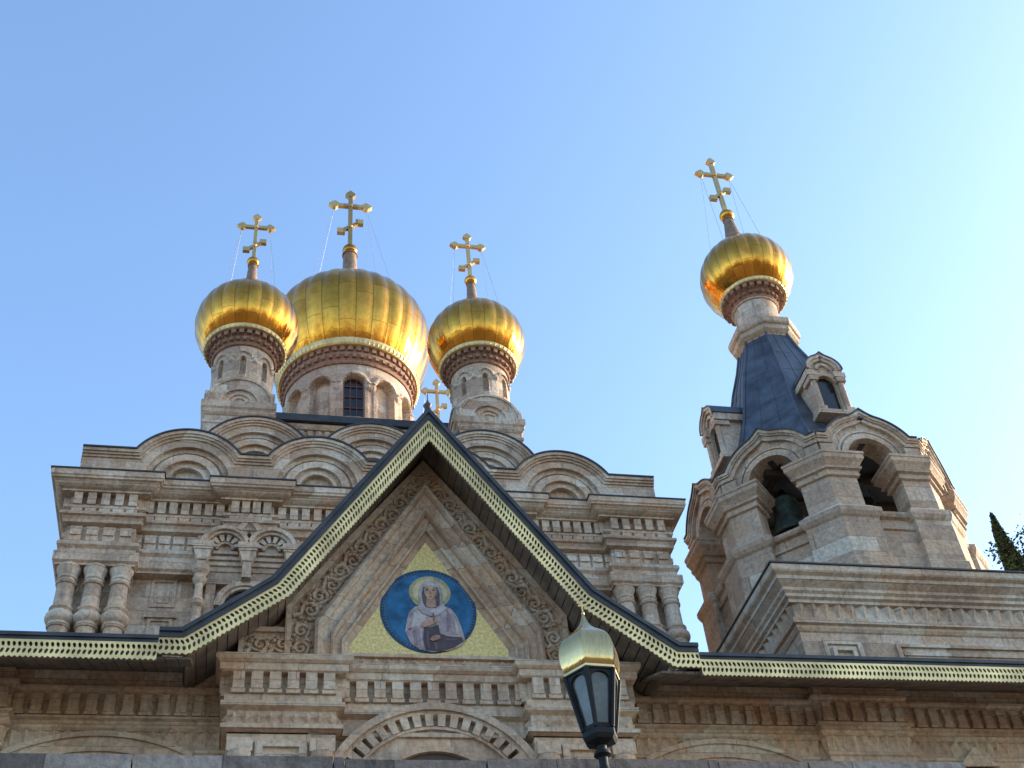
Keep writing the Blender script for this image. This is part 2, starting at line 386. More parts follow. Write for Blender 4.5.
def onion(part, cx, cy, zc, R, rim, ztop, neck_r, ball_z, ball_r, cz1, span, zarm, zsl, w, lobes, name_label, kl=1., kt=.97, nb0=1.3):
    """gold dome, rim ring, neck, ball, cross and stays, all children of the drum"""
    zb = zc - kl * math.sqrt(R * R - rim * rim)
    prof = []
    a0 = math.asin((zb - zc) / R / kl); a1 = math.radians(58)
    for i in range(25):
        a = a0 + (a1 - a0) * i / 24
        prof.append((R * math.cos(a), zc + R * math.sin(a) * (kl if a < 0 else kt)))
    r1, z1 = prof[-1]
    for i in range(1, 13):                       # ogee up to the neck
        t = i / 12
        prof.append((r1 + (neck_r * 1.25 - r1) * (1 - (1 - t) ** 1.5), z1 + (ztop - z1) * (t ** 1.7 * .62 + t * .38)))
    def lob(a, z, r):
        k = min(1., max(0., (z - zb) / (R * .5)))
        u = (a * lobes / (2 * PI)) % 1.
        return 1 + (.026 * (.25 + .75 * k)) * (abs(math.sin(PI * u)) ** .7 - .75) + (0.012 if u < .03 or u > .97 else 0)
    m = MB(); m.lathe(prof, cx, cy, lobes * 10, 0, lob)
    m.build('onion_dome', GOLD if lobes == 24 else GOLD_BIG, part, 50, origin=(cx, cy, zc), label=name_label)
    m = MB(); t = .045 * R
    m.lathe([(rim - .02, zb + t * 1.6), (rim + t * .6, zb + t * 1.2), (rim + t * .85, zb + t * .3), (rim + t * .75, zb - t * .8), (rim + t * .4, zb - t * 1.2), (rim - t, zb - t * 1.2), (rim - t, zb)], cx, cy, 96)
    nb = int(rim * 46)
    for i in range(nb):
        a = 2 * PI * i / nb; q = rim + t * .85
        m.ball(cx + q * math.sin(a), cy - q * math.cos(a), zb - t * .4, .022, .022, t * .75, 6, 4)
    m.build('dome_rim', LACE, part, 40)
    m = MB()
    m.lathe([(neck_r * nb0 * 1.25, ztop - .35), (neck_r * nb0 * 1.12, ztop + .02), (neck_r * nb0, ztop + .22), (neck_r * nb0 * .96, ztop + .24), (neck_r * nb0 * .9, ztop + .3), (neck_r * .9, ball_z - ball_r * 1.1), (neck_r * 1.05, ball_z - ball_r * 1.05), (neck_r * 1.05, ball_z - ball_r * .9), (neck_r * .5, ball_z - ball_r * .8)], cx, cy, 24)
    m.build('neck', simple('copper_neck', (.25, .155, .095), .55, .3, .25, 6), part, 40)
    m = MB(); m.ball(cx, cy, ball_z, ball_r, ball_r, ball_r * .95, 28, 16); m.build('ball', GOLD, part, 60)
    m = MB(); make_cross(m, cx, cy, ball_z + ball_r * .85, cz1, span, zarm, zsl, w); m.build('cross', GOLDX, part)
    for sx in (-1, 1):
        for sy in (-1, 1):
            m = MB(); q = R * .66
            m.tube([(cx + sx * span * .36, cy, zarm - w * .4), (cx + sx * q * .75, cy + sy * q * .6, zc + R * .72)], .005, 5)
            m.build('stay_wire', WIRE, part)
    return zb

def drum_wall(cx, cy, r, z0, z1, nar, slit_w, slit_z0, slit_z1, arch_r, depth, wins=()):
    P = 2 * PI * r / nar
    def fn(a, z):
        i = round(a / (2 * PI) * nar) % nar
        u = ((a / (2 * PI) * nar + .5) % 1. - .5) * P
        q = r
        zc = slit_z1 - slit_w
        d = math.hypot(u, z - zc)
        if z >= zc:
            if arch_r * .78 < d < arch_r: q += .045
            elif arch_r <= d < arch_r * 1.12: q += .02
        # bosses where the arches meet
        e = math.hypot(abs(u) - P / 2, (z - zc + arch_r * .12) * .8)
        if e < arch_r * .33: q += .07 * math.sqrt(max(0, 1 - (e / (arch_r * .33)) ** 2))
        if (abs(u) < slit_w and slit_z0 < z < zc) or (z >= zc and d < slit_w): q -= depth
        elif (abs(u) < slit_w * 1.35 and slit_z0 - .08 < z < zc) or (z >= zc and d < slit_w * 1.35): q += .012
        return q
    return fn

def under_dome_cornice(part, cx, cy, r, z0, z1, r1, nd):
    h = z1 - z0; m = MB()
    m.lathe([(r - .05, z0 - .02), (r + .05, z0), (r + .07, z0 + h * .08), (r + .03, z0 + h * .16), (r + .06, z0 + h * .3), (r + .12, z0 + h * .42),
             (r + .1, z0 + h * .5), (r + (r1 - r) * .6, z0 + h * .6), (r + (r1 - r) * .62, z0 + h * .85), (r1, z0 + h * .9), (r1, z0 + h * 1.05), (r, z0 + h * 1.06)], cx, cy, 96)
    for i in range(nd):
        a = 2 * PI * (i + .5) / nd; m.T = frame_T(cx, cy, a, r + (r1 - r) * 1.0)
        w = PI * r1 / nd * .58
        m.box(-w, w, -.015, (r1 - r) * .8, z0 + h * .58, z0 + h * .9)
    nd2 = nd
    for i in range(nd2):
        a = 2 * PI * i / nd2; m.T = frame_T(cx, cy, a, r + .13)
        w = PI * r / nd2 * .5
        m.box(-w, w, 0, .12, z0 + h * .26, z0 + h * .44)
    m.T = None
    m.build('drum_cornice', TERRA, part, 30)

# ------------------------------------------------------------------ church
ch = thing('church_building', 'pale stone church with scalloped gables and gold onion domes behind the porch roof', 'church', (0, 20.6, ZT))
yc, ym, yb = 20.36, 20.56, 20.40
half_path = [(-5.99, 34.5), (-5.99, yc), (-4.86, yc), (-4.86, ym), (-2.97, ym), (-2.97, yb), (-2.29, yb), (-2.29, ym)]
path = half_path + [(-x, y) for x, y in reversed(half_path)]
# walls
m = MB()
m.sweep([(-5.85, 34.5), (-5.85, yc + .16), (-4.74, yc + .16), (-4.74, ym + .06), (4.74, ym + .06), (4.74, yc + .16), (5.85, yc + .16), (5.85, 34.5)], [(0, ZT), (0, 15.6)])
m.box(-5.8, 5.8, 20.9, 34.4, 15.0, 15.7)
for sx in (-1, 1):                               # recessed panels with raised frames
    for z0, z1 in ((13.1, 13.72), (12.05, 12.85)):
        x0, x1 = (-4.38, -3.92) if sx < 0 else (3.92, 4.38)
        y = ym + .06
        m.box(x0, x1, y - .03, y, z1 - .06, z1); m.box(x0, x0 + .06, y - .03, y, z0, z1 - .06); m.box(x1 - .06, x1, y - .03, y, z0, z1 - .06); m.box(x0 + .06, x1 - .06, y - .03, y, z0, z0 + .05)
        m.box(x0 - .06, x1 + .06, y - .07, y, z1 + .0, z1 + .05); m.box(x0 + .12, x1 - .12, y - .02, y, z0 + .1, z1 - .12)
m.build('wall', STONE, ch)
m = MB()
m.sweep(path, [(-.7, 15.79), (.50, 15.735), (.50, 15.61), (.475, 15.59), (.475, 15.55), (.43, 15.53), (.39, 15.47), (.33, 15.43), (.27, 15.41), (.27, 15.37),
               (.10, 15.36), (.10, 15.09), (.20, 15.085), (.20, 15.03), (.14, 15.0), (.14, 14.95), (.24, 14.91), (.24, 14.85), (.19, 14.83), (.16, 14.77), (.17, 14.75), (.17, 14.70), (.07, 14.66), (-.3, 14.65)])
m.dent(path, .10, .235, 15.09, 15.37, .245, .155, jit=.006)
m.dent(path, .10, .19, 14.95, 15.085, .245, .20)
m.build('cornice', STONE, ch)
# lower mouldings stop at the window bays
segs = (half_path[:4] + [(-3.62, ym)], [(-1.66, ym), (1.66, ym)], [(3.62, ym)] + [(-x, y) for x, y in reversed(half_path[:4])])
m = MB()
for p_ in segs:
    m.sweep(p_, [(-.2, 14.66), (.07, 14.65), (.07, 14.29), (.16, 14.27), (.19, 14.23), (.19, 14.17), (.13, 14.11), (.13, 14.03), (.21, 14.0), (.21, 13.80), (.16, 13.76), (.16, 13.72), (-.3, 13.70)])
m.build('lower_moulding', STONE, ch)
for p_ in segs:
    m = MB()
    m.dent(p_, .07, .12, 14.30, 14.63, .29, .225, jit=.008)
    m.dent(p_, .07, .155, 14.42, 14.54, .29, .20)
    m.build('panel_frieze', STONE, ch)
m = MB(); m.sweep([(x, y) for x, y in path], [(.52, 15.735), (.52, 15.765), (-.7, 15.82)]); m.build('cornice_flashing', ROOF, ch)
# corner columns
colp = [(.0, 11.0), (.175, 11.0), (.175, 12.36), (.20, 12.37), (.215, 12.41), (.195, 12.45), (.20, 12.47), (.25, 12.51), (.268, 12.57), (.26, 12.63), (.215, 12.68), (.20, 12.69), (.20, 12.73), (.22, 12.75), (.22, 12.78), (.185, 12.80),
        (.17, 12.84), (.16, 13.26), (.16, 13.28), (.19, 13.30), (.195, 13.34), (.165, 13.36), (.165, 13.40), (.185, 13.42), (.185, 13.45), (.17, 13.47), (.185, 13.54), (.215, 13.61), (.225, 13.66), (.19, 13.68), (.19, 13.72)]
for sx in (-1, 1):
    for x in (5.88, 5.40, 4.93):
        m = MB(); m.lathe(colp, sx * x, 20.30, 28); m.build('corner_column', STONE, ch, 35)
# double-arched window bays
for sx in (-1, 1):
    c = sx * 2.63; m = MB(); y0 = yb - .10
    zs = 14.30
    m.box(c - .99, c + .99, y0 + .12, ym + .1, 13.6, 14.66)
    for e in (-1, 1):
        q = c + e * .45
        m.arc(q, zs, .40, .48, y0 - .10, ym + .1, -3, 183, 20); m.arc(q, zs, .34, .40, y0 - .04, ym + .1, 0, 180, 20)
        for k in range(6):                      # radial voussoir blocks
            a = 18 + k * 29; m.arc(q, zs, .17, .32, y0 + .0, ym + .1, a - 9, a + 9, 3)
        m.arc(q, zs, .13, .18, y0 + .03, ym + .1, 0, 180, 14)
    m.strip([(c - .25, zs + .40), (c, zs + .78), (c + .25, zs + .40)], [(c - .15, zs + .36), (c, zs + .60), (c + .15, zs + .36)], y0 - .12, ym)
    m.strip([(c - .13, zs + .34), (c, zs + .55), (c + .13, zs + .34)], [(c - .05, zs + .3), (c, zs + .40), (c + .05, zs + .3)], y0 - .04, ym)
    for k in range(4): m.box(c - .98, c + .98, y0 + .05 + .015 * k, ym, zs - .10 - k * .13, zs - .03 - k * .13)
    for xx in (c - .86, c, c + .86):             # corbels
        m.box(xx - .20, xx + .20, y0 - .16, ym, zs - .07, zs + .06)
        m.box(xx - .18, xx + .18, y0 - .14, ym, zs - .12, zs - .07)
        m.prism([(xx - .165, zs - .12), (xx + .165, zs - .12), (xx + .09, zs - .36), (xx - .09, zs - .36)], y0 - .12, ym)
        m.box(xx - .085, xx + .085, y0 - .10, ym, zs - .72, zs - .36)
    # arched surround below
    ca = 13.05
    m.arc(c, ca, .46, .56, y0 + .07, ym + .06, 0, 180, 24); m.arc(c, ca, .40, .46, y0 + .12, ym + .06, 0, 180, 24)
    m.box(c - .98, c + .98, y0 + .125, ym + .05, 13.55, 13.9)
    for e in (-1, 1): m.box(c + e * .56 if e > 0 else c - .74, c + .74 if e > 0 else c - .56, y0 + .14, ym + .05, 11, 13.56)
    fr = m.build('window', STONE, ch)
    m = MB(); m.box(c - .46, c + .46, y0 + .2, ym - .01, 11, ca); m.arc(c, ca, 0.0, .42, y0 + .2, ym - .01, 0, 180, 20); m.build('pane', DARKW, fr)
    for e in (-1, 1):
        xx = c + e * .86; m = MB()
        m.lathe([(0, 11), (.085, 11), (.085, 12.9), (.135, 12.96), (.14, 13.04), (.095, 13.1), (.085, 13.12), (.075, 13.2), (.075, 13.42), (.12, 13.46), (.14, 13.54), (.10, 13.58), (.12, 13.64), (.17, 13.7), (.17, 13.82), (0, 13.82)], xx, y0 - .02, 20)
        m.build('colonnette', STONE, fr, 35)
# scalloped gables, lower row
mr = MB(); ya = 20.32
for k, c in enumerate((-3.98, -1.325, 1.325, 3.98)):
    w_, mm = MB(), MB()
    gable_unit(w_, mm, mr, c, 17.27, ya, 22.3, 15.7, left=.77 if k == 0 else 0, right=.77 if k == 3 else 0)
    g = w_.build('scalloped_gable', STONE, ch); mm.build('archivolt', STONE, g)
for sx in (-1, 1):                               # return faces of the attic ends
    a = 6.08; m = MB()
    m.box(min(sx * a, sx * 5.2), max(sx * a, sx * 5.2), ya + .2, 34.3, 15.7, 16.42)
    m.box(min(sx * (a + .02), sx * 5.2), max(sx * (a + .02), sx * 5.2), ya + .19, 34.3, 16.42, 16.66)
    m.build('attic_wall', STONE, ch)
m = MB(); m.box(-6.0, 6.0, 22.32, 34.2, 16.3, 16.55); m.build('roof', ROOF, ch)
# scalloped gables, upper row
for c in (-2.65, 0.02, 2.70):
    w_, mm = MB(), MB(); gable_unit(w_, mm, mr, c, 19.22, 22.0, 24.5, 16.4, R=1.3, half=1.335, ch=1.2)
    g = w_.build('scalloped_gable', STONE, ch); mm.build('archivolt', STONE, g)
mr.build('gable_flashing', ROOF, ch)
# base block of the big drum
bp = [(-2.75, 33.2), (-2.75, 24.75), (2.75, 24.75), (2.75, 33.2)]
m = MB(); m.sweep(bp, [(0, 16.5), (0, 20.9), (.05, 20.92), (.05, 21.0), (.02, 21.02), (.02, 21.2), (.1, 21.22), (.14, 21.3), (.14, 21.38), (-.5, 21.4)]); m.dent(bp, .02, .09, 21.03, 21.18, .22, .13)
m.build('drum_base', STONE, ch)
m = MB(); m.box(-3.1, 3.1, 24.5, 33.4, 21.40, 21.62); m.build('drum_base_roof', ROOF, ch)

def small_cupola(cx, cy, lbl, front=True):
    sq = [(cx - .78, cy - .78), (cx + .78, cy - .78), (cx + .78, cy + .78), (cx - .78, cy + .78)]
    r, z0, z1 = .775, 20.69, 22.78
    m = MB(); m.field(drum_wall(cx, cy, r, z0, z1, 8, .062, 21.72, 22.36, .25, .12), cx, cy, z0 - .2, z1 + .02, 240, 110)
    part = m.build('cupola_drum', DSTONE, ch, 28, label=lbl)
    m = MB()
    m.sweep(sq, [(0, 16.5), (0, 19.6), (.03, 19.62), (.03, 20.0), (.06, 20.03), (.06, 20.12), (.02, 20.14), (.02, 20.28), (.05, 20.3), (.09, 20.36), (.09, 20.45), (.13, 20.5), (.13, 20.69), (-.4, 20.70)], closed=True, caps=True)
    m.build('pedestal', DSTONE, part)
    m = MB()
    for k in range(4):                           # little round gables round the foot of the drum
        m.T = frame_T(cx, cy, k * PI / 2, .84)
        cz = 20.71
        m.arc(0, cz, .76, .82, -.02, .6, 0, 180, 28); m.arc(0, cz, .50, .76, .02, .5, 0, 180, 28); m.arc(0, cz, .43, .50, -.01, .35, 0, 180, 24); m.arc(0, cz, .34, .43, .05, .3, 0, 180, 20)
        m.arc(0, cz, .28, .34, .02, .3, 0, 180, 20); m.arc(0, cz, .21, .28, .06, .3, 0, 180, 16); m.arc(0, cz, .16, .21, .03, .3, 0, 180, 16); m.arc(0, cz, 0.01, .16, .09, .3, 0, 180, 16)
    m.T = None
    m.build('round_gable', DSTONE, part, 30)
    under_dome_cornice(part, cx, cy, r, 22.75, 23.22, .98, 30)
    onion(part, cx, cy, 24.15, 1.375, 1.03, 25.78, .135, 26.83, .18, 28.95, 1.10, 28.38, 27.55, .105, 24, lbl.replace('stone drum', 'onion dome').replace(' carrying a gold dome', ''))
small_cupola(-3.15, 24.03, 'left small stone drum carrying a gold dome')
small_cupola(3.15, 24.03, 'right small stone drum carrying a gold dome')
small_cupola(-3.15, 30.6, 'rear stone drum carrying a gold dome, hidden behind the left one')
small_cupola(3.15, 30.6, 'rear stone drum carrying a gold dome, only its cross seen over the porch ridge')
# central cupola
cx, cy, r = -.01, 28.76, 1.95
fn0 = drum_wall(cx, cy, r, 21.5, 26.4, 12, .33, 23.7, 25.32, .47, .22)
m = MB(); m.field(fn0, cx, cy, 21.5, 25.85, 480, 150)
ctr = m.build('cupola_drum', DSTONE, ch, 28, label='large central stone drum with arched windows')
under_dome_cornice(ctr, cx, cy, r, 25.78, 26.55, 2.10, 54)
onion(ctr, cx, cy, 28.55, 2.64, 2.13, 31.05, .26, 33.15, .265, 36.46, 1.58, 35.62, 34.45, .15, 30, 'large central gold onion dome', kl=1.285, kt=.85, nb0=1.15)
for k in (0, 3, -3, 6):
    m = MB(); m.T = frame_T(cx, cy, k * PI / 6, r - .195)
    m.box(-.29, .29, -.02, .05, 23.72, 24.99); m.arc(0, 24.99, 0.0, .29, -.02, .05, 0, 180, 16); w_ = m.build('window', DARKW, ctr)
    m = MB(); m.T = frame_T(cx, cy, k * PI / 6, r - .195)
    m.box(-.32, -.27, -.07, .02, 23.7, 24.99); m.box(.27, .32, -.07, .02, 23.7, 24.99); m.arc(0, 24.99, .27, .32, -.07, .02, 0, 180, 16); m.box(-.27, .27, -.07, .02, 23.7, 23.76)
    for z in (24.13, 24.56, 24.97): m.box(-.27, .27, -.055, -.021, z - .015, z + .015)
    for x in (-.09, .09): m.box(x - .013, x + .013, -.05, -.022, 23.76, 25.3)
    # frames stay with the drum so that the thing keeps three levels
    m.build('window_frame', FRAME, ctr)

# ------------------------------------------------------------------ porch with wings
po = thing('entrance_porch', 'gabled stone porch with gilded lace eaves and low wings in front of the church', 'porch', (0, 15, ZT))
ROOFLINE = [(-3.575, 8.585), (-3.31, 8.585), (-2.23, 9.40), (-.015, 12.60), (2.22, 9.40), (3.31, 8.575), (3.57, 8.575)]
m = MB(); r1, r2 = offs(ROOFLINE, .055), offs(ROOFLINE, .125)
m.strip(ROOFLINE, r1, 13.94, 14.15); m.strip(r1, r2, 13.97, 14.15); m.strip(ROOFLINE[1:-1], r2[1:-1], 14.15, 20.4)
rf = m.build('gable_roof', ROOF, po)
m = MB(); m.lathe([(0, 12.5), (.06, 12.55), (.05, 12.62), (.075, 12.68), (.03, 12.73), (.01, 12.8)], -.015, 14.0, 12); m.tube([(-.015, 14, 12.7), (-.015, 14, 12.98)], .009, 6); m.build('finial', ROOF, rf)
LY = 14.0
def lace_cells(mb, A, B, ncell, y):
    """pierced fretwork between two edge lines A (top) and B (bottom): rows of slanted comma holes, toothed lower edge"""
    def P(s, d):
        a, b_ = A(s), B(s); return (a[0] + (b_[0] - a[0]) * d, a[1] + (b_[1] - a[1]) * d)
    for i in range(ncell):
        s0, s1 = i / ncell, (i + 1) / ncell; sm = (s0 + s1) / 2; ds = s1 - s0
        rows = ((.08, .45, 1), (.45, .82, -1))
        def quad(pts):
            vs = [P(*p) for p in pts]; mb.add([(x, y, z) for x, z in vs], [tuple(range(len(vs)))])
        quad([(s0, 0), (s1, 0), (s1, .08), (s0, .08)])
        for d0, d1, sg in rows:
            dm = (d0 + d1) / 2; dh = (d1 - d0) / 2
            hole = []
            for k in range(8):
                a = PI / 8 + k * PI / 4
                uu, vv = math.cos(a) * .36, math.sin(a) * .80
                hole.append((sm + (uu * (1 - .25 * vv) + sg * vv * .16) * ds * .9, dm + vv * dh))
            outer = [(s1, dm + dh * .4), (sm + ds * .25, d1), (sm - ds * .25, d1), (s0, dm + dh * .4), (s0, dm - dh * .4), (sm - ds * .25, d0), (sm + ds * .25, d0), (s1, dm - dh * .4)]
            for k in range(8): quad([outer[k], outer[(k + 1) % 8], hole[(k + 1) % 8], hole[k]])
            quad([(s1, d1), (sm + ds * .25, d1), (s1, dm + dh * .4)]); quad([(s0, d1), (s0, dm + dh * .4), (sm - ds * .25, d1)])
            quad([(s0, d0), (sm - ds * .25, d0), (s0, dm - dh * .4)]); quad([(s1, d0), (s1, dm - dh * .4), (sm + ds * .25, d0)])
        quad([(s0, .82), (s1, .82), (s1, .90), (sm, 1.0), (s0, .90)])
def lace(poly, d0, d1, y, pitch, name, parent):
    mb = MB(); a, b_ = offs(poly, d0), offs(poly, d1)
    for i in range(len(poly) - 1):
        L = math.hypot(a[i + 1][0] - a[i][0], a[i + 1][1] - a[i][1]); n = max(2, round(L / pitch))
        def A(s, i=i): return (a[i][0] + (a[i + 1][0] - a[i][0]) * s, a[i][1] + (a[i + 1][1] - a[i][1]) * s)
        def B(s, i=i): return (b_[i][0] + (b_[i + 1][0] - b_[i][0]) * s, b_[i][1] + (b_[i + 1][1] - b_[i][1]) * s)
        lace_cells(mb, A, B, n, y)
    ob = mb.build(name, LACE, parent, fix=False)
    md = ob.modifiers.new('thickness', 'SOLIDIFY'); md.thickness = .012
    return ob
lace(ROOFLINE, .125, .365, LY, .064, 'gilded_lace', rf)
m = MB(); m.strip(offs(ROOFLINE, .125), offs(ROOFLINE, .335), LY + .05, LY + .08); m.build('fascia_board', SOFF, rf)
# gable soffit boards
m = MB(); q = offs(ROOFLINE, .165)
for i in range(1, len(q) - 2):
    L = math.hypot(q[i + 1][0] - q[i][0], q[i + 1][1] - q[i][1]); n = max(1, round(L / .16))
    dx, dz = (q[i + 1][0] - q[i][0]) / n, (q[i + 1][1] - q[i][1]) / n; l = math.hypot(dx, dz); nx, nz = dz / l, -dx / l
    for k in range(n):
        g = .05; j = random.uniform(0, .006)
        p0 = (q[i][0] + dx * (k + g), q[i][1] + dz * (k + g)); p1 = (q[i][0] + dx * (k + 1 - g), q[i][1] + dz * (k + 1 - g))
        m.prism([(p0[0] + nx * j, p0[1] + nz * j), (p1[0] + nx * j, p1[1] + nz * j), (p1[0] - nx * .03, p1[1] - nz * .03), (p0[0] - nx * .03, p0[1] - nz * .03)], LY + .08, 15.32)
m.build('soffit', SOFF, rf)
# wing eaves
for sx, x0, x1 in ((-1, -11.0, -3.575), (1, 3.57, 16.0)):
    zt = 8.475 if sx < 0 else 8.44
    m = MB(); m.prism([(x0, zt), (x1, zt), (x1, zt - .05), (x0, zt - .05)], 13.96, 14.12); m.prism([(x0, zt - .05), (x1, zt - .05), (x1, zt - .095), (x0, zt - .095)], 13.985, 14.12)
    zr = zt + (20.4 - 14.1) * .33 if sx < 0 else zt + (17.45 - 14.1) * .33; yr = 20.4 if sx < 0 else 17.45
    m.add([(x0, 14.12, zt - .002), (x1, 14.12, zt - .002), (x1, yr, zr), (x0, yr, zr), (x0, 14.12, zt - .08), (x1, 14.12, zt - .08), (x1, yr, zr - .08), (x0, yr, zr - .08)],
          [(0, 1, 2, 3), (7, 6, 5, 4), (0, 4, 5, 1), (1, 5, 6, 2), (2, 6, 7, 3), (3, 7, 4, 0)])
    wr = m.build('wing_roof', ROOF, po)
    lace([(x0, zt), (x1, zt)], .095, .345, LY, .064, 'gilded_lace', wr)
    m = MB(); m.box(x0, x1, LY + .05, LY + .08, zt - .315, zt - .095); m.build('fascia_board', SOFF, wr)
    m = MB(); n = int((x1 - x0 + .55) / .16); xs = x0 if sx < 0 else x0 - .55
    for k in range(n):
        a = xs + k * .16; j = random.uniform(0, .006); za, zb = zt - .265, zt + .255
        m.add([(a + .006, LY + .08, za - j), (a + .154, LY + .08, za - j), (a + .154, 15.34, zb - j), (a + .006, 15.34, zb - j), (a + .006, LY + .08, za + .03), (a + .154, LY + .08, za + .03), (a + .154, 15.34, zb + .03), (a + .006, 15.34, zb + .03)],
              [(0, 1, 2, 3), (7, 6, 5, 4), (0, 4, 5, 1), (1, 5, 6, 2), (2, 6, 7, 3), (3, 7, 4, 0)])
    m.build('soffit', SOFF, wr)
# wing walls
def wing(pth, arch_c, tri=None):
    m = MB()
    m.sweep(pth, [(0, ZT), (0, 7.52), (.03, 7.54), (.03, 7.58), (0, 7.60), (0, 7.82), (.03, 7.83), (.06, 7.86), (.06, 7.90), (.03, 7.92), (.03, 7.97), (.08, 7.99), (.08, 8.02), (.02, 8.03),
                  (.02, 8.34), (.06, 8.35), (.06, 8.38), (.09, 8.40), (.09, 8.44), (0, 8.46), (0, 8.86)])
    m.dent(pth, .02, .085, 8.08, 8.33, .225, .135, jit=.005); m.dent(pth, .02, .075, 8.04, 8.09, .225, .17)
    m.dent(pth, 0.0, .055, 7.62, 7.82, .17, .165, kind='leaf')
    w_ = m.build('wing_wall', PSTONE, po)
    m = MB(); y = 15.3
    for c in arch_c:
        R = 2.5; cz = 7.80 - R
        for r0, r1, d in ((R - .07, R, .10), (R - .15, R - .07, .06), (R - .27, R - .15, .085), (R - .36, R - .27, .05)): m.arc(c, cz, r0, r1, y - d, y + .02, 62, 118, 24)
    m.build('hood_arch', PSTONE, w_)
    if tri:
        m = MB()
        for d, e in ((.11, .0), (.07, .06)): m.prism([(tri - .32 + e, 7.42), (tri, 7.72 - e * 1.2), (tri + .32 - e, 7.42)], y - d, y)
        m.build('pointed_hood', PSTONE, w_)
wing([(-11, 15.3), (-7.07, 15.3), (-7.07, 15.14), (-5.42, 15.14), (-5.42, 15.3), (-2.5, 15.3)], (-4.24,))
wing([(2.5, 15.3), (5.72, 15.3), (5.72, 15.14), (7.05, 15.14), (7.05, 15.3), (16, 15.3)], (4.17,), 8.05)
# porch front
PP = [(-2.66, 15.4), (-2.66, 14.75), (-1.29, 14.75), (-1.29, 14.95), (1.33, 14.95), (1.33, 14.75), (2.70, 14.75), (2.70, 15.4)]
m = MB(); W0 = 14.76; KG = W0 / 14.97
def gx(x): return (x - CAMX) * KG + CAMX
inner = offs(ROOFLINE, .2)[2:5]
m.prism([(-2.6, 8.6), (-2.6, 9.0)] + inner + [(2.6, 9.0), (2.6, 8.6)], W0 + .14, 15.4)
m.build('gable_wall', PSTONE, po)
for x0, x1 in ((-2.66, -1.29), (1.33, 2.70)):
    m = MB()
    m.box(x0, x1, 14.75, 15.4, ZT, 7.55)
    # sunk panel with raised frame, corner bosses
    a, b_ = x0 + .36, x1 - .36
    m.box(a, b_, 14.70, 14.75, 7.36, 7.44); m.box(a, a + .1, 14.70, 14.75, 6.4, 7.36); m.box(b_ - .1, b_, 14.70, 14.75, 6.4, 7.36); m.box(a + .18, b_ - .18, 14.72, 14.75, 6.5, 7.28)
    for xx in (x0 + .17, x1 - .17):
        m.box(xx - .16, xx + .16, 14.66, 14.75, 7.28, 7.46); m.lathe([(.0, 6.9), (.10, 6.92), (.12, 7.1), (.15, 7.2), (.15, 7.28), (0, 7.28)], xx, 14.73, 16)
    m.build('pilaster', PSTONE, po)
m = MB()
m.sweep(PP, [(-.3, 8.63), (.17, 8.625), (.205, 8.60), (.215, 8.565), (.205, 8.52), (.17, 8.49), (.15, 8.485), (.15, 8.39), (.12, 8.37), (.02, 8.37), (.02, 8.09), (.07, 8.07), (.07, 7.98), (.11, 7.96), (.11, 7.90), (.04, 7.87), (.02, 7.86), (.02, 7.68),
             (.06, 7.67), (.09, 7.65), (.09, 7.59), (0, 7.57)])
m.dent(PP, .02, .13, 8.13, 8.37, .235, .150, jit=.006); m.dent(PP, .02, .115, 8.075, 8.135, .235, .185)
m.dent(PP[:4], .02, .085, 7.68, 7.86, .165, .16, kind='dia'); m.dent(PP[4:], .02, .085, 7.68, 7.86, .165, .16, kind='dia')
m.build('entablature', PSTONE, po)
m = MB(); y = 14.95
m.box(-1.29, 1.33, y + .0, y + .3, 7.45, 8.1)
m.build('spandrel_wall', PSTONE, po)
m = MB(); c, cz, R = .03, 6.50, 1.56
m.arc(c, cz, R - .10, R, y - .16, y + .1, 20, 160, 36); m.arc(c, cz, R - .15, R - .10, y - .12, y + .1, 20, 160, 36)
for k in range(20):
    a = 22 + k * 7.15; m.arc(c, cz, R - .32, R - .15, y - .12, y + .1, a - 2.2, a + 2.2, 2)
m.arc(c, cz, R - .36, R - .32, y - .10, y + .1, 20, 160, 36); m.arc(c, cz, R - .58, R - .36, y - .05, y + .1, 20, 160, 36); m.arc(c, cz, R - .66, R - .58, y - .08, y + .1, 20, 160, 36)
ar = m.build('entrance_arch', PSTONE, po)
m = MB(); m.arc(c, cz, 0.0, R - .66, y - .015, y + .05, 0, 180, 30); m.build('dark_opening_fill', simple('painted_opening_shade', (.06, .045, .035), .7), ar)  # dark disc fills the doorway arch; the opening's shade is its colour
def pent(zap, xv, zc, zb=8.62, x0=.03):
    return [(gx(x), z * KG if z > zb else zb) for x, z in ((x0 - xv, zb), (x0 - xv, zc), (x0, zap), (x0 + xv, zc), (x0 + xv, zb))]
m = MB()
GM = [(12.36, 2.02, 9.66, .10), (12.36, 2.02, 9.66, -.03), (12.22, 1.94, 9.58, -.03), (12.22, 1.94, 9.58, .04), (11.86, 1.62, 9.32, .04), (11.86, 1.62, 9.32, -.10), (11.80, 1.575, 9.28, -.14), (11.72, 1.54, 9.25, -.14), (11.68, 1.52, 9.235, -.10), (11.66, 1.51, 9.23, -.06),
      (11.42, 1.40, 9.16, -.02), (11.40, 1.39, 9.155, -.08), (11.34, 1.365, 9.14, -.09), (11.30, 1.345, 9.13, -.05), (11.28, 1.335, 9.125, .02), (11.10, 1.25, 9.09, .05), (11.08, 1.24, 9.085, -.01), (11.02, 1.21, 9.07, -.01), (11.0, 1.20, 9.065, .05), (10.84, 1.12, 9.03, .10), (10.84, 1.12, 9.03, .14)]
vs = []; fs = []
for a_ in GM: vs += [(x, W0 + a_[3], z) for x, z in pent(*a_[:3])]
for i in range(len(GM) - 1): fs += [(i * 5 + j, i * 5 + j + 1, (i + 1) * 5 + j + 1, (i + 1) * 5 + j) for j in range(4)]
m.add(vs, fs)
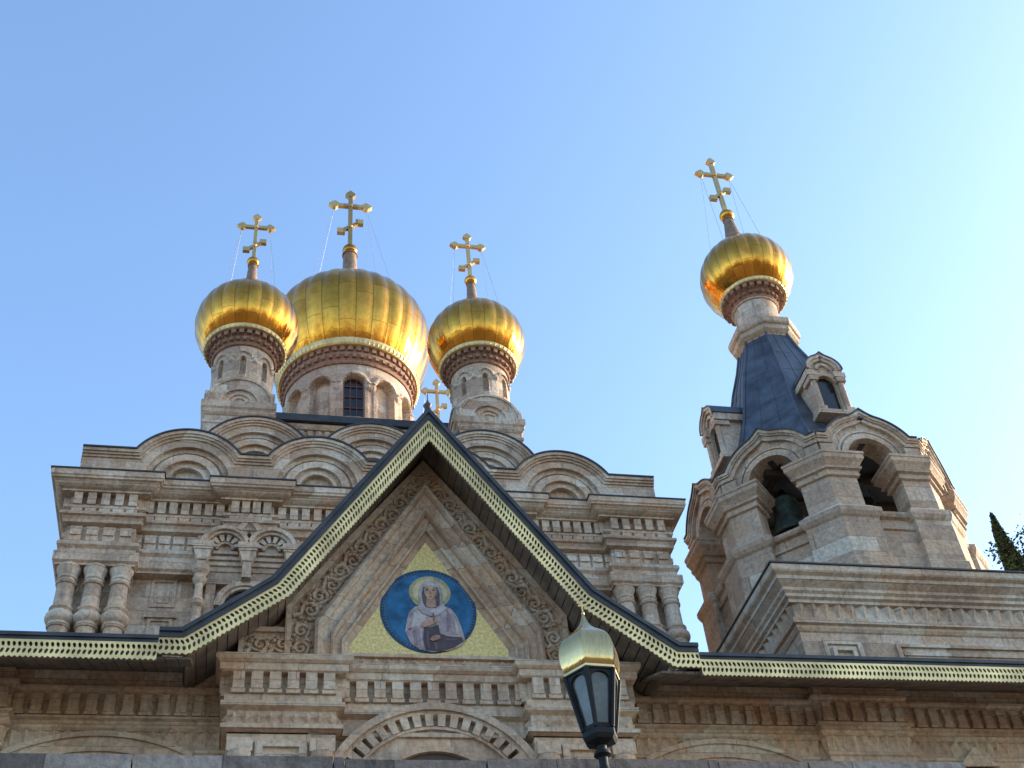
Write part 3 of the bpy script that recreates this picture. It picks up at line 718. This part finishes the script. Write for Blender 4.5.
for sx in (-1, 1):
    x0, x1 = (-2.60, -1.95) if sx < 0 else (2.01, 2.66)
    m.box(x0, x1, W0 - .02, W0 + .2, 9.05, 9.12); m.box(x0, x1, W0 + .02, W0 + .2, 8.6, 9.05); m.box(x0 if sx < 0 else x1 - .06, x0 + .06 if sx < 0 else x1, W0 - .018, W0 + .2, 8.6, 9.05)
m.build('gable_moulding', PSTONE, po)
# carved foliage
def scroll(mb, x, z, ang, sz, flip, y):
    c, s = math.cos(ang), math.sin(ang)
    def L(u, v): return (x + (u * c - v * s * flip) * sz, y, z + (u * s + v * c * flip) * sz)
    pts = []
    for i in range(15):
        t = i / 14; a = -PI * .4 + t * PI * 2.3; r = .40 * (1 - .72 * t)
        pts.append(L(.08 + r * math.cos(a), .08 + r * math.sin(a)))
    mb.tube(pts, .031, 6, .022)
    mb.tube([L(-.62, -.42), L(-.35, -.15), L(-.12, -.28), L(.12, -.34), L(.45, -.38)], .034, 6, .024)
    for u, v, a, l in ((.08, .08, 0, .11), (-.38, .28, .9, .19), (-.22, .44, .2, .16), (.47, .30, -.5, .18), (.55, -.12, .6, .15), (-.52, -.05, 1.3, .15), (.2, -.46, .1, .13)):
        p = L(u, v); mb.ball(p[0], p[1], p[2], l * sz * .95, .045, l * sz * .62, 7, 4)
m = MB(); yv = W0 + .015
cl = pent(12.04, 1.78, 9.45)
for sgn, pa, pb in ((1, cl[1], cl[2]), (-1, cl[3], cl[2])):
    L = math.hypot(pb[0] - pa[0], pb[1] - pa[1]); n = 12
    for k in range(n):
        t = (k + .45) / n; x, z = pa[0] + (pb[0] - pa[0]) * t, pa[1] + (pb[1] - pa[1]) * t
        a = math.atan2(pb[1] - pa[1], pb[0] - pa[0]) + random.uniform(-.15, .15)
        scroll(m, x, z, a, .30, 1 if (k + (sgn < 0)) % 2 else -1, yv)
    for zz in (8.80, 9.07): scroll(m, pa[0], zz, PI / 2, .26, sgn, yv)
    for xx in (.28, .58): scroll(m, pa[0] - sgn * xx, 8.84, 0, .27, sgn, yv - .01)
scroll(m, gx(.03), 12.08 * KG, PI / 2, .2, 1, yv)
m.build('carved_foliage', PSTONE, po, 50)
m = MB(); G = pent(10.86, 1.13, 9.04, 8.72); m.prism(G, W0 + .085, W0 + .135); m.build('gold_panel', GPAN, po)
m = MB(); pth = [(-1.2, W0 + .04), (1.26, W0 + .04)]; m.box(-1.2, 1.2, W0 + .06, W0 + .2, 8.5, 8.74); m.box(-1.25, 1.25, W0 + .0, W0 + .2, 8.715, 8.765); m.dent(pth, 0, .07, 8.55, 8.71, .17, .15, kind='dia'); m.build('leaf_band', PSTONE, po)

# ------------------------------------------------------------------ round icon
ix, iz, iy, ir = gx(.035), 9.655 * KG, W0 + .075, .70 * KG
ic = thing('round_icon', 'round blue painted icon of a veiled woman in white, set in the gold gable panel', 'icon', (ix, iy, iz))
def disc(rad, cx, cz, y0, y1, mat, name, par, sx=1., sz=1., n=64):
    m = MB(); m.prism([(cx + rad * sx * math.cos(2 * PI * i / n), cz + rad * sz * math.sin(2 * PI * i / n)) for i in range(n)], y0, y1); return m.build(name, mat, par)
def paint(n, c, v=.15, s=14): return simple(n, c, .45, 0, v, s, 0, .3)
bg = disc(ir, ix, iz, iy, iy + .03, paint('deep_blue_rim', (.012, .05, .12), .2), 'rim', ic)
disc(ir * .885, ix, iz, iy - .004, iy, paint('painted_blue', (.018, .125, .27), .4, 4), 'blue_ground', ic)
m = MB(); n = 84
m.arc(ix, iz, ir * .895, ir * .917, iy - .0025, iy, 0, 360, 96)
for i in range(n):
    if random.random() < .12: continue
    a = 2 * PI * i / n; h = .028 * ir * random.uniform(.5, 1.1); r0, r1 = ir * .915, ir * random.uniform(.955, .98)
    m.prism([(ix + r * math.sin(a + d / r), iz + r * math.cos(a + d / r)) for r, d in ((r0, -h * .5), (r0, h * .5), (r1, h * .5), (r1, -h * .5))], iy - .003, iy)
m.build('rim_marks', paint('pale_blue_marks', (.06, .13, .22)), ic)
def N(px, py): return (ix + (px - 433) / 341 * ir, iz - (py - 382) / 310 * ir)
def pp(name, pts, layer, c, par=ic, v=.2, s=9):
    m = MB(); m.prism([N(*p) for p in pts], iy - .004 * (layer + 1), iy - .004 * layer - .0005 if layer else iy); return m.build(name, paint(name + '_paint', c, v, s), par)
def ell(cx, cy, rx, ry, n=28): return [(cx + rx * math.cos(2 * PI * i / n), cy + ry * math.sin(2 * PI * i / n)) for i in range(n)]
halo = pp('halo', ell(445, 250, 150, 124, 40), 2, (.40, .36, .20), v=.3)
pp('halo_centre', ell(445, 250, 122, 100, 36), 3, (.52, .46, .27), par=halo)
robe = pp('robe', [(262, 548), (272, 480), (292, 405), (335, 362), (395, 345), (535, 345), (592, 368), (632, 425), (662, 520), (680, 600), (640, 640), (560, 672), (450, 688), (360, 670), (300, 630)], 3, (.42, .36, .35), v=.3)
pp('robe_fold', [(270, 545), (300, 520), (375, 515), (392, 560), (395, 672), (340, 655), (292, 615)], 4, (.33, .26, .28), par=robe)
pp('robe_highlight', [(285, 470), (330, 400), (405, 420), (455, 470), (395, 500), (330, 505), (285, 540)], 4, (.52, .46, .44), par=robe)
pp('robe_shade', [(500, 470), (600, 400), (622, 470), (600, 560), (510, 560)], 4, (.33, .27, .28), par=robe)
pp('inner_gown', [(392, 515), (440, 510), (495, 490), (505, 555), (560, 572), (655, 578), (668, 606), (600, 652), (500, 682), (400, 676), (385, 600)], 5, (.075, .05, .055), par=robe)
veil = pp('veil', [(352, 372), (372, 330), (366, 262), (380, 205), (412, 172), (450, 160), (490, 170), (520, 205), (534, 262), (532, 335), (560, 372), (500, 420), (440, 432), (390, 410)], 6, (.40, .36, .37), v=.3)
pp('veil_lining', [(392, 330), (386, 262), (400, 212), (450, 186), (498, 212), (514, 265), (510, 345), (482, 372), (410, 366)], 7, (.11, .08, .08), par=veil)
pp('neck', [(418, 300), (480, 300), (486, 362), (450, 372), (414, 360)], 8, (.36, .23, .16))
face = pp('face', [(402, 238), (410, 215), (447, 202), (484, 214), (494, 240), (490, 275), (474, 300), (449, 316), (424, 300), (406, 272)], 9, (.46, .29, .20))
for a in (424, 470): pp('eye', ell(a, 240, 10, 5, 10), 10, (.06, .035, .03), par=face)
for a in (424, 470): pp('brow', [(a - 15, 228), (a, 222), (a + 15, 228), (a, 226)], 10, (.09, .05, .035), par=face)
pp('cheek_shade', [(474, 210), (485, 215), (494, 240), (490, 275), (474, 300), (452, 315), (466, 292), (478, 262)], 10, (.35, .20, .14), par=face)
pp('nose', [(444, 238), (451, 238), (456, 270), (446, 274), (438, 270)], 10, (.36, .20, .14), par=face)
pp('mouth', ell(447, 289, 13, 4.5, 12), 10, (.30, .09, .08), par=face)
pp('veil_band', [(392, 222), (412, 196), (447, 184), (484, 196), (502, 222), (484, 214), (447, 204), (410, 216)], 10, (.44, .40, .40), par=veil)
for q_, c_ in (([(300, 440), (330, 395), (318, 470), (300, 520), (282, 535)], (.36, .30, .31)), ([(352, 392), (372, 400), (356, 470), (330, 500), (340, 450)], (.47, .41, .40)), ([(418, 430), (470, 452), (440, 462), (405, 446)], (.34, .29, .30)),
               ([(560, 372), (585, 420), (580, 500), (556, 545), (560, 470)], (.24, .19, .21)), ([(600, 420), (628, 470), (640, 545), (620, 560), (610, 490)], (.48, .42, .41)), ([(318, 540), (336, 535), (345, 640), (328, 640)], (.25, .20, .22)), ([(362, 530), (374, 528), (380, 655), (368, 650)], (.42, .35, .36))):
    pp('robe_shadow_fold', q_, 6, c_, par=robe, v=.25)
for q_ in ([(410, 540), (424, 536), (430, 660), (414, 662)], [(460, 620), (476, 618), (484, 672), (468, 674)], [(540, 590), (640, 588), (600, 604), (540, 606)]):
    pp('gown_fold', q_, 6, (.13, .09, .10), par=robe)
pp('hand', [(376, 505), (382, 478), (414, 458), (446, 446), (470, 444), (480, 452), (466, 462), (486, 460), (484, 472), (462, 478), (478, 484), (450, 496), (420, 508), (390, 516)], 9, (.44, .28, .20))
pp('hand', [(430, 604), (448, 578), (476, 568), (500, 572), (506, 592), (482, 606), (448, 614)], 9, (.33, .19, .14))
pp('small_cross', [(458, 408), (466, 408), (466, 430), (476, 430), (476, 438), (466, 438), (466, 470), (458, 470), (458, 438), (448, 438), (448, 430), (458, 430)], 10, (.17, .10, .06))

# ------------------------------------------------------------------ bell tower
TX, TY = 10.19, 21.0
bt = thing('bell_tower', 'octagonal stone bell tower with slate-blue spire and single gold dome, right of the church', 'bell tower', (TX, TY, ZT))
bp = [(7.0, 24.2), (7.0, 17.42), (15.5, 17.42), (15.5, 24.2)]
m = MB()
m.sweep(bp, [(0, ZT), (0, 10.98), (.03, 11.0), (.06, 11.05), (.06, 11.10), (.12, 11.12), (.12, 11.22), (.02, 11.23), (.02, 11.53), (.10, 11.54), (.10, 11.60), (.16, 11.63), (.16, 11.69), (.21, 11.73), (.21, 11.79), (.27, 11.84), (.33, 11.89), (.33, 11.96), (.40, 12.0), (.42, 12.03), (.42, 12.14), (-.3, 12.15)], closed=True)
m.box(7.05, 15.4, 17.5, 24.1, 11.9, 12.12)
m.dent(bp, .02, .11, 11.24, 11.53, .245, .24, kind='leaf')
for x0, x1, z0, z1 in ((8.75, 13.6, 9.2, 10.72),):
    y = 17.42
    m.box(x0, x1, y - .05, y, z1, z1 + .06); m.box(x0 + .12, x1 - .12, y - .035, y, z1 - .16, z1 - .1); m.box(x0, x0 + .08, y - .05, y, z0, z1); m.box(x1 - .08, x1, y - .05, y, z0, z1)
for d, h, pz in ((.05, .36, .04), (.08, .22, 0.03)):
    x = 7.72; z = 10.45; y = 17.42
    m.box(x - h, x + h, y - d, y, z + h - .07, z + h); m.box(x - h, x - h + .07, y - d, y, z - h, z + h - .07); m.box(x + h - .07, x + h, y - d, y, z - h, z + h - .07)
m.build('base_block', TSTONE, bt)
m = MB(); m.sweep(bp, [(-.3, 12.19), (.45, 12.175), (.45, 12.145)], closed=True, caps=True); m.build('base_flashing', ROOF, bt)
OC = 2.99; AP = OC * math.cos(PI / 8); FW = OC * math.sin(PI / 8)      # circumradius, apothem, half face
oct_ = [(TX + OC * math.sin(a), TY - OC * math.cos(a)) for a in [math.radians(-22.5 + 45 * k) for k in range(8)]]
m = MB()
m.sweep(oct_, [(-.02, ZT), (-.02, 13.95), (.03, 13.97), (.03, 14.02), (-.02, 14.05), (-.02, 14.22), (.06, 14.25), (.09, 14.30), (.09, 14.36), (.02, 14.40), (-.5, 14.41)], closed=True)
m.build('tower_base', TSTONE, bt)
m = MB(); m.lathe([(0, 14.2), (2.6, 14.2), (2.6, 14.3), (0, 14.3)], TX, TY, 8, PI / 8); m.build('bell_floor', INNER, bt)
for k in range(8):                               # angle piers, wrapped round the corners
    a = math.radians(-22.5 + 45 * k); V = Vector(oct_[k]); Pn = Vector(oct_[(k + 1) % 8]); Pp = Vector(oct_[k - 1])
    t1 = (V - Pp).normalized(); t2 = (Pn - V).normalized(); w = .63
    n1 = Vector((-t1.y, t1.x)); n2 = Vector((-t2.y, t2.x))             # inward
    A, B = V - t1 * w, V + t2 * w
    pl = [A, V, B, B + n2 * .50, V + (n1 + n2).normalized() * .50, A + n1 * .50]
    m = MB(); pl = [(p.x, p.y) for p in pl]
    m.sweep(pl, [(.17, 12.1), (.17, 13.15), (.12, 13.2), (.12, 14.16), (.16, 14.2), (.20, 14.28), (.20, 14.38), (.12, 14.45), (.06, 14.52), (0, 14.56), (0, 15.27), (.06, 15.29), (.07, 15.33), (.05, 15.36), (.05, 15.42), (.12, 15.44), (.13, 15.49), (.10, 15.52), (.15, 15.60), (.20, 15.66), (.20, 15.76), (.22, 15.77), (.22, 15.83), (.0, 15.86)], closed=True, caps=True)
    m.build('pier', TSTONE, bt)
mr = MB()
for k in range(8):                               # one keel-arched gable on each face
    al = math.radians(45 * k); T = frame_T(TX, TY, al, AP)
    m = MB(); m.T = T; mm = MB(); mm.T = T; mr.T = T
    cz, R = 15.82, 1.12
    A = []
    e = math.asin(.97 / R)
    for i in range(33):
        t = -e + 2 * e * i / 32; q = R
        kk = max(0, 1 - abs(t) / .30); q += .17 * kk * kk
        A.append((q * math.sin(t), cz + q * math.cos(t)))
    zs = A[0][1]; A = [(-FW - .02, zs)] + A + [(FW + .02, zs)]
    for d0, d1, yy in ((0, .07, -.13), (.07, .11, -.10), (.11, .19, -.06), (.19, .23, -.09)):
        mm.strip(offs(A, d0) if d0 else A, offs(A, d1), yy, .4)
    D = offs(A, .23); ri = .54
    inn = []
    for x, z in D:
        a = math.atan2(z - cz, x); inn.append((ri * math.cos(a), cz + ri * math.sin(a)))
    D2 = [(-FW, cz)] + D + [(FW, cz)]; inn = [(-ri, cz)] + inn + [(ri, cz)]
    m.strip(D2, inn, 0, .5)
    mm.arc(0, cz, ri - .005, ri + .13, -.05, .4, 0, 180, 28); mm.arc(0, cz, ri + .17, ri + .22, -.04, .3, 0, 180, 28)
    for e_ in (-1, 1):                           # stepped corner block above the pier
        m.box(min(e_ * FW, e_ * (FW - .34)), max(e_ * FW, e_ * (FW - .34)), -.07, .3, 15.86, zs - .25)
    m.box(-.14, .14, -.02, .4, cz + .70, cz + 1.08)
    g = m.build('arched_gable', TSTONE, bt); mm.build('archivolt', TSTONE, g)
    mr.strip(offs(A, -.03), A, -.16, .45)
mr.T = None
mr.build('gable_flashing', ROOF, bt)
# spire
prof = [(2.85, 16.35), (2.5, 16.75), (2.22, 17.2), (1.98, 17.7), (1.66, 18.6), (1.40, 19.5), (1.15, 20.4), (.90, 21.1), (.73, 21.7)]
m = MB(); m.lathe(prof, TX, TY, 8, PI / 8)
sp = m.build('spire', SPIRE, bt)
m = MB()
for k in range(8):
    a = PI / 8 + k * PI / 4
    m.tube([(TX + (r + .012) * math.sin(a), TY - (r + .012) * math.cos(a), z) for r, z in prof], .035, 6)
    for e, rad in ((.33, .016), (-.33, .016)):
        b_ = k * PI / 4
        m.tube([(TX + r * math.cos(PI / 8) * math.sin(b_) + math.cos(b_) * r * math.sin(PI / 8) * e, TY - r * math.cos(PI / 8) * math.cos(b_) + math.sin(b_) * r * math.sin(PI / 8) * e, z) for r, z in prof], rad, 5)
    b_ = k * PI / 4
    for j, (r, z) in enumerate(((1.80, 18.2), (1.28, 19.93), (1.55, 19.0), (1.02, 20.85))):   # sheet laps
        z += .12 * ((k * 7 + j) % 3 - 1)
        r = [p0[0] + (p1[0] - p0[0]) * (z - p0[1]) / (p1[1] - p0[1]) for p0, p1 in zip(prof, prof[1:]) if p0[1] <= z <= p1[1]][0]
        x0, x1 = (-1, .33) if j % 2 else (-.33, 1)
        q = [(TX + r * math.cos(PI / 8) * math.sin(b_) + math.cos(b_) * r * math.sin(PI / 8) * e, TY - r * math.cos(PI / 8) * math.cos(b_) + math.sin(b_) * r * math.sin(PI / 8) * e, z) for e in (x0, x1)]
        m.tube(q, .006, 4)
m.build('standing_seams', SPIRE, sp)
for k in range(4):                               # dormers
    T = frame_T(TX, TY, k * PI / 2, 2.12); m = MB(); m.T = T; z0 = 17.66
    for e in (-1, 1):
        m.box(min(e * .22, e * .38), max(e * .22, e * .38), .05, 1.2, z0 + .1, z0 + 1.12)
        m.tube([(e * .34, .02, z0 + .16), (e * .34, .02, z0 + 1.0)], .07, 10)
        m.box(e * .34 - .10, e * .34 + .10, -.07, .3, z0 + .06, z0 + .18); m.box(e * .34 - .11, e * .34 + .11, -.08, .3, z0 + .98, z0 + 1.10)
        m.box(min(e * .2, e * .48), max(e * .2, e * .48), -.08, 1.2, z0 + 1.12, z0 + 1.26); m.box(min(e * .24, e * .45), max(e * .24, e * .45), -.03, 1.2, z0 + 1.26, z0 + 1.34)
    m.box(-.5, .5, -.10, .9, z0 - .06, z0 + .06)
    m.arc(0, z0 + 1.0, .22, .34, .03, .8, 0, 180, 16)
    m.box(-.36, .36, .06, .9, z0 + 1.22, z0 + 1.36)
    A = []
    for i in range(25):
        t = -PI / 2 + PI * i / 24; q = .44 + .10 * max(0, 1 - abs(t) / .35) ** 2; A.append((q * math.sin(t), z0 + 1.36 + q * math.cos(t) * .92))
    m.strip(A, offs(A, .07), -.08, 1.3); m.strip(offs(A, .07), offs(A, .14), -.04, 1.25)
    m.prism([(x, z) for x, z in offs(A, .14)], .04, 1.25)
    m.arc(0, z0 + 1.38, .12, .19, -.02, .3, 0, 180, 14)
    d = m.build('dormer', TSTONE, bt, 30)
    m = MB(); m.T = T; m.box(-.22, .22, .14, .2, z0 + .05, z0 + 1.0); m.arc(0, z0 + 1.0, 0, .23, .14, .2, 0, 180, 14); m.build('opening', DARKW, d)
    m = MB(); m.T = T; m.strip(offs(A, -.03), A, -.10, 1.4); m.build('dormer_roof', SPIRE, d, 40)
oc = [(TX + .73 * math.sin(a), TY - .73 * math.cos(a)) for a in [math.radians(-22.5 + 45 * k) for k in range(8)]]
m = MB(); m.sweep(oc, [(-.1, 21.50), (.02, 21.52), (.02, 21.66), (.07, 21.70), (.13, 21.76), (.13, 21.9), (.18, 21.93), (.20, 22.0), (.20, 22.12), (.15, 22.14), (-.2, 22.2)], closed=True, caps=True); m.build('spire_collar', TSTONE, bt)
m = MB(); m.lathe([(.66, 22.15), (.62, 22.25), (.585, 22.35), (.57, 23.0), (.58, 23.1), (.62, 23.12), (.62, 23.18), (.58, 23.2)], TX, TY, 48)
dr = m.build('cupola_drum', DSTONE, bt, 35, label='plain round drum above the spire collar')
under_dome_cornice(dr, TX, TY, .58, 23.16, 23.56, .82, 26)
onion(dr, TX + .05, TY, 24.50, 1.265, .87, 26.0, .155, 27.2, .215, 29.92, 1.22, 29.12, 28.2, .115, 24, 'gold onion dome on the bell tower', kl=.98, kt=1.0, nb0=1.6)
m = MB(); m.lathe([(2.45, 14.3), (2.45, 14.35)], TX, TY, 8, PI / 8)
# bell frame and bells
m = MB()
for z in (16.35,):
    for d in (-.55, .55): m.box(TX - 2.2, TX + 2.2, TY + d - .09, TY + d + .09, z - .1, z + .1); m.box(TX + d * 1.4 - .08, TX + d * 1.4 + .08, TY - 2.2, TY + 2.2, z + .11, z + .28)
m.box(TX - 1.9, TX + 1.9, TY - 1.62, TY - 1.46, 16.18, 16.32); m.box(TX - 1.62, TX - 1.46, TY - 1.9, TY + 1.9, 16.33, 16.47)
m.build('bell_frame', WOOD, bt)
def bell(x, y, ztop, h, lbl):
    p = [(.0, ztop - .02), (.16, ztop - .03), (.24, ztop - h * .10), (.27, ztop - h * .25), (.29, ztop - h * .45), (.335, ztop - h * .65), (.42, ztop - h * .85), (.50, ztop - h * .97), (.51, ztop - h), (.46, ztop - h), (.30, ztop - h * .6), (.0, ztop - h * .2)]
    e = thing('church_bell', lbl, 'bell', (x, y, ztop - h), 'bells hung inside the tower arches')
    m = MB(); m.lathe([(r * h * .98, z) for r, z in p], x, y, 36); m.build('bell_body', BRONZE, e, 35)
    m = MB(); m.tube([(x, y, ztop - h * .3), (x, y, ztop - h * 1.02)], .025, 8); m.ball(x, y, ztop - h * 1.04, .07); m.build('clapper', IRON, e)
    m = MB()
    for i in range(4):
        a = i * PI / 2; m.tube([(x + .1 * math.cos(a), y + .1 * math.sin(a), ztop - .03), (x + .09 * math.cos(a), y + .09 * math.sin(a), ztop + .12), (x, y, ztop + .2)], .025, 6)
    m.tube([(x, y, ztop + .1), (x, y, 16.3)], .02, 6)
    m.build('bell_hanger', IRON, e)
bell(TX - 1.30, TY - .98, 16.06, 1.12, 'large green bronze bell hanging in the left front arch of the tower')
bell(TX + .25, TY - 1.55, 16.12, .55, 'small dark bell hanging high in the right front arch of the tower')

# ------------------------------------------------------------------ retaining wall in front
m = MB(); x = -14.0; yw = 9.0
while x < 16:
    w = random.uniform(.55, 1.5)
    zt = 4.432 if x < -1.65 else (4.40 if x < -.2 else 4.425)
    if x > 3.4: zt = 4.37
    if x < -1.65 < x + w: w = -1.65 - x
    m.box(x + .006, x + w - .006, yw + random.uniform(-.02, .02), yw + .52, 4.12, zt + random.uniform(-.012, .012)); x += w
z = 4.12
while z > ZG:
    h = random.uniform(.28, .42); x = -14 - random.random()
    while x < 16:
        w = random.uniform(.4, 1.1); m.box(x + .007, x + w - .007, yw + .03 + random.uniform(-.02, .02), yw + .5, max(ZG, z - h) + .007, z - .007); x += w
    z -= h
m.box(-14, 16, yw + .1, yw + .5, ZG, 4.1)
rw = m.build('retaining_wall', RSTONE, None, origin=(0, yw, ZG))
tag(rw, 'rough grey stone retaining wall along the bottom, below the porch', 'wall')

# ------------------------------------------------------------------ street lamp
LX, LYY = .115, 8.0
lm = thing('street_lamp', 'black iron lantern with small gold onion cap on a post in front of the porch', 'street lamp', (LX, LYY, ZG))
hx = math.radians(-26); TL = math.radians(2.2)
def hexl(prof, name, mat, par=lm, n=6, smooth=None):
    m = MB(); m.lathe(prof, LX, LYY, n, hx); return m.build(name, mat, par, smooth)
def spline(P, n=6):
    out = []
    for i in range(len(P) - 1):
        p0, p1, p2, p3 = P[max(i - 1, 0)], P[i], P[i + 1], P[min(i + 2, len(P) - 1)]
        for k in range(n):
            t = k / n; out.append(tuple(.5 * (2 * b + (c - a) * t + (2 * a - 5 * b + 4 * c - d) * t * t + (3 * b - a - 3 * c + d) * t ** 3) for a, b, c, d in zip(p0, p1, p2, p3)))
    return out + [P[-1]]
hexl(spline([(.205, 4.595), (.228, 4.64), (.24, 4.70), (.242, 4.76), (.23, 4.83), (.195, 4.895), (.14, 4.945), (.09, 4.985), (.05, 5.035), (.025, 5.09), (.01, 5.14), (.002, 5.15)]), 'lamp_cap', GOLD_CAP, smooth=35)
cap_edge = hexl([(.20, 4.578), (.222, 4.578), (.222, 4.598), (.20, 4.60)], 'cap_rim', LACE)
m = MB(); m.box(LX - .006, LX + .006, LYY - .005, LYY + .005, 5.14, 5.27); m.box(LX - .032, LX + .032, LYY - .0048, LYY + .0048, 5.215, 5.228); m.ball(LX, LYY, 5.15, .014); m.build('cap_cross', GOLDX, lm)
def hv(r, z, k):
    a = hx + k * PI / 3; return Vector((LX + r * math.sin(a), LYY - r * math.cos(a), z))
R0, Z0, R1, Z1 = .122, 4.135, .212, 4.575
for k in range(6):
    m = MB(); m.tube([hv(R0 + .004, Z0, k), hv(R1 + .004, Z1, k)], .017, 6)
    # sheet with an arched opening on each side: spandrels, jambs, sill
    A, B, C, D = hv(R0, Z0, k), hv(R0, Z0, k + 1), hv(R1, Z1, k + 1), hv(R1, Z1, k)
    def P(u, v):                                # u across, v up
        a, b_ = A.lerp(D, v), B.lerp(C, v); return a.lerp(b_, u)
    cin = (A + B + C + D) / 4; nin = (Vector((LX, LYY, cin.z)) - cin).normalized()
    arch = [(.5 + .36 * math.cos(t), .80 + .14 * math.sin(t)) for t in [PI * i / 14 for i in range(15)]]
    opening = [(.86, .07)] + arch + [(.14, .07)]
    outer = [(1, 0)] + [(1, .80)] + [(min(1, max(0, .5 + .72 * math.cos(PI * i / 14))), .80 + .20 * min(1, 1.9 * math.sin(PI * i / 14))) for i in range(1, 14)] + [(0, .80)] + [(0, 0)]
    vs = [P(*p) for p in outer] + [P(*p) for p in opening]; n = len(outer)
    vs2 = [v + nin * .012 for v in vs]
    fs = [(i, i + 1, n + i + 1, n + i) for i in range(n - 1)] + [(n - 1, 0, n, 2 * n - 1)]
    fs += [tuple(j + 2 * n for j in f) for f in fs] + [(n + i, n + i + 1, 3 * n + i + 1, 3 * n + i) for i in range(n - 1)]
    m.add(vs + vs2, fs)
    m.build('lantern_frame', IRON, lm)
    m = MB(); g = [P(.08, .03) + nin * .02, P(.92, .03) + nin * .02, P(.92, .97) + nin * .02, P(.08, .97) + nin * .02]
    m.add(g + [v + nin * .006 for v in g], [(0, 1, 2, 3), (7, 6, 5, 4), (0, 4, 5, 1), (1, 5, 6, 2), (2, 6, 7, 3), (3, 7, 4, 0)]); m.build('glass_pane', LGLASS, lm)
hexl([(.18, 4.56), (.222, 4.565), (.222, 4.58), (.18, 4.585)], 'top_ring', IRON)
hexl([(.05, 4.03), (.115, 4.055), (.135, 4.085), (.135, 4.125), (.12, 4.14), (.0, 4.141)], 'lantern_base', IRON)
m = MB()
m.lathe([(.0, 4.04), (.04, 4.04), (.038, 4.0), (.06, 3.985), (.065, 3.96), (.035, 3.94), (.033, 3.88), (.05, 3.83), (.068, 3.76), (.06, 3.66), (.045, 3.55), (.05, 3.5), (.05, .2), (.08, .15), (.09, 0), (.075, -.1), (.085, -1.1), (.14, -1.2), (.15, -1.58), (.0, -1.6)], LX, LYY, 20)
m.build('post', IRON, lm, 35)

# ------------------------------------------------------------------ trees
def leaf_cloud(mb, pts, size, jit=.5):
    for x, y, z in pts:
        s = size * random.uniform(.6, 1.4); d = Vector((random.gauss(0, 1), random.gauss(0, 1), random.gauss(0, 1))).normalized()
        u = d.orthogonal().normalized(); w = d.cross(u)
        c = Vector((x, y, z)); mb.add([c - u * s, c + w * s * .45, c + u * s, c - w * s * .45], [(0, 1, 2, 3)])
cyx, cyy, cyt = 17.2, 24.0, 18.85
t = thing('cypress_tree', 'slim dark cypress tip rising behind the bell tower base at right', 'tree', (cyx, cyy, ZT))
m = MB(); m.tube([(cyx, cyy, ZT), (cyx, cyy, 12), (cyx + .03, cyy, 18.6)], .22, 8, .02); m.build('trunk', BARK, t)
m = MB(); pts = []
for i in range(15000):
    q = random.random() ** 1.6; z = cyt - q * 13.8; h = cyt - z
    r = min(1.0, .035 + .13 * h ** .95) * (1 + .22 * math.sin(z * 5 + 2 * math.sin(z * 2.3))) * (.55 + .5 * random.random() ** .5)
    a = random.random() * 2 * PI; pts.append((cyx + r * math.cos(a) + .02 * math.sin(z * 3), cyy + r * math.sin(a), z + random.uniform(-.1, .25)))
leaf_cloud(m, pts, .06); m.build('crown', LEAF1, t, fix=False)
bx, by = 19.35, 24.6
t = thing('leafy_tree', 'open leafy tree at the right edge, beside the cypress tip', 'tree', (bx, by, ZT))
m = MB(); m.tube([(bx, by, ZT), (bx + .2, by, 9), (bx - .1, by, 13), (bx, by, 17.5)], .3, 10, .06)
br = []
for i in range(34):
    z = random.uniform(10, 18.6); a = random.random() * 2 * PI if i > 12 else PI + random.uniform(-.9, .9); L = random.uniform(1.2, 2.5) * (1.1 - .3 * (z - 10) / 9)
    p0 = Vector((bx, by, z - .6)); p1 = p0 + Vector((math.cos(a) * L * .6, math.sin(a) * L * .6, .5)); p2 = p0 + Vector((math.cos(a) * L, math.sin(a) * L, 1.1 + random.uniform(-.2, .5)))
    m.tube([p0, p1, p2], .06, 6, .012); br.append((p0, p1, p2))
m.build('trunk', BARK, t)
m = MB(); pts = []
for p0, p1, p2 in br:
    for j in range(6):
        c = p1.lerp(p2, random.uniform(.1, 1.15)) + Vector((random.gauss(0, .2), random.gauss(0, .2), random.gauss(0, .2)))
        for k in range(90): pts.append((c.x + random.gauss(0, .17), c.y + random.gauss(0, .17), c.z + random.gauss(0, .14)))
leaf_cloud(m, pts, .06); m.build('crown', LEAF2, t, fix=False)
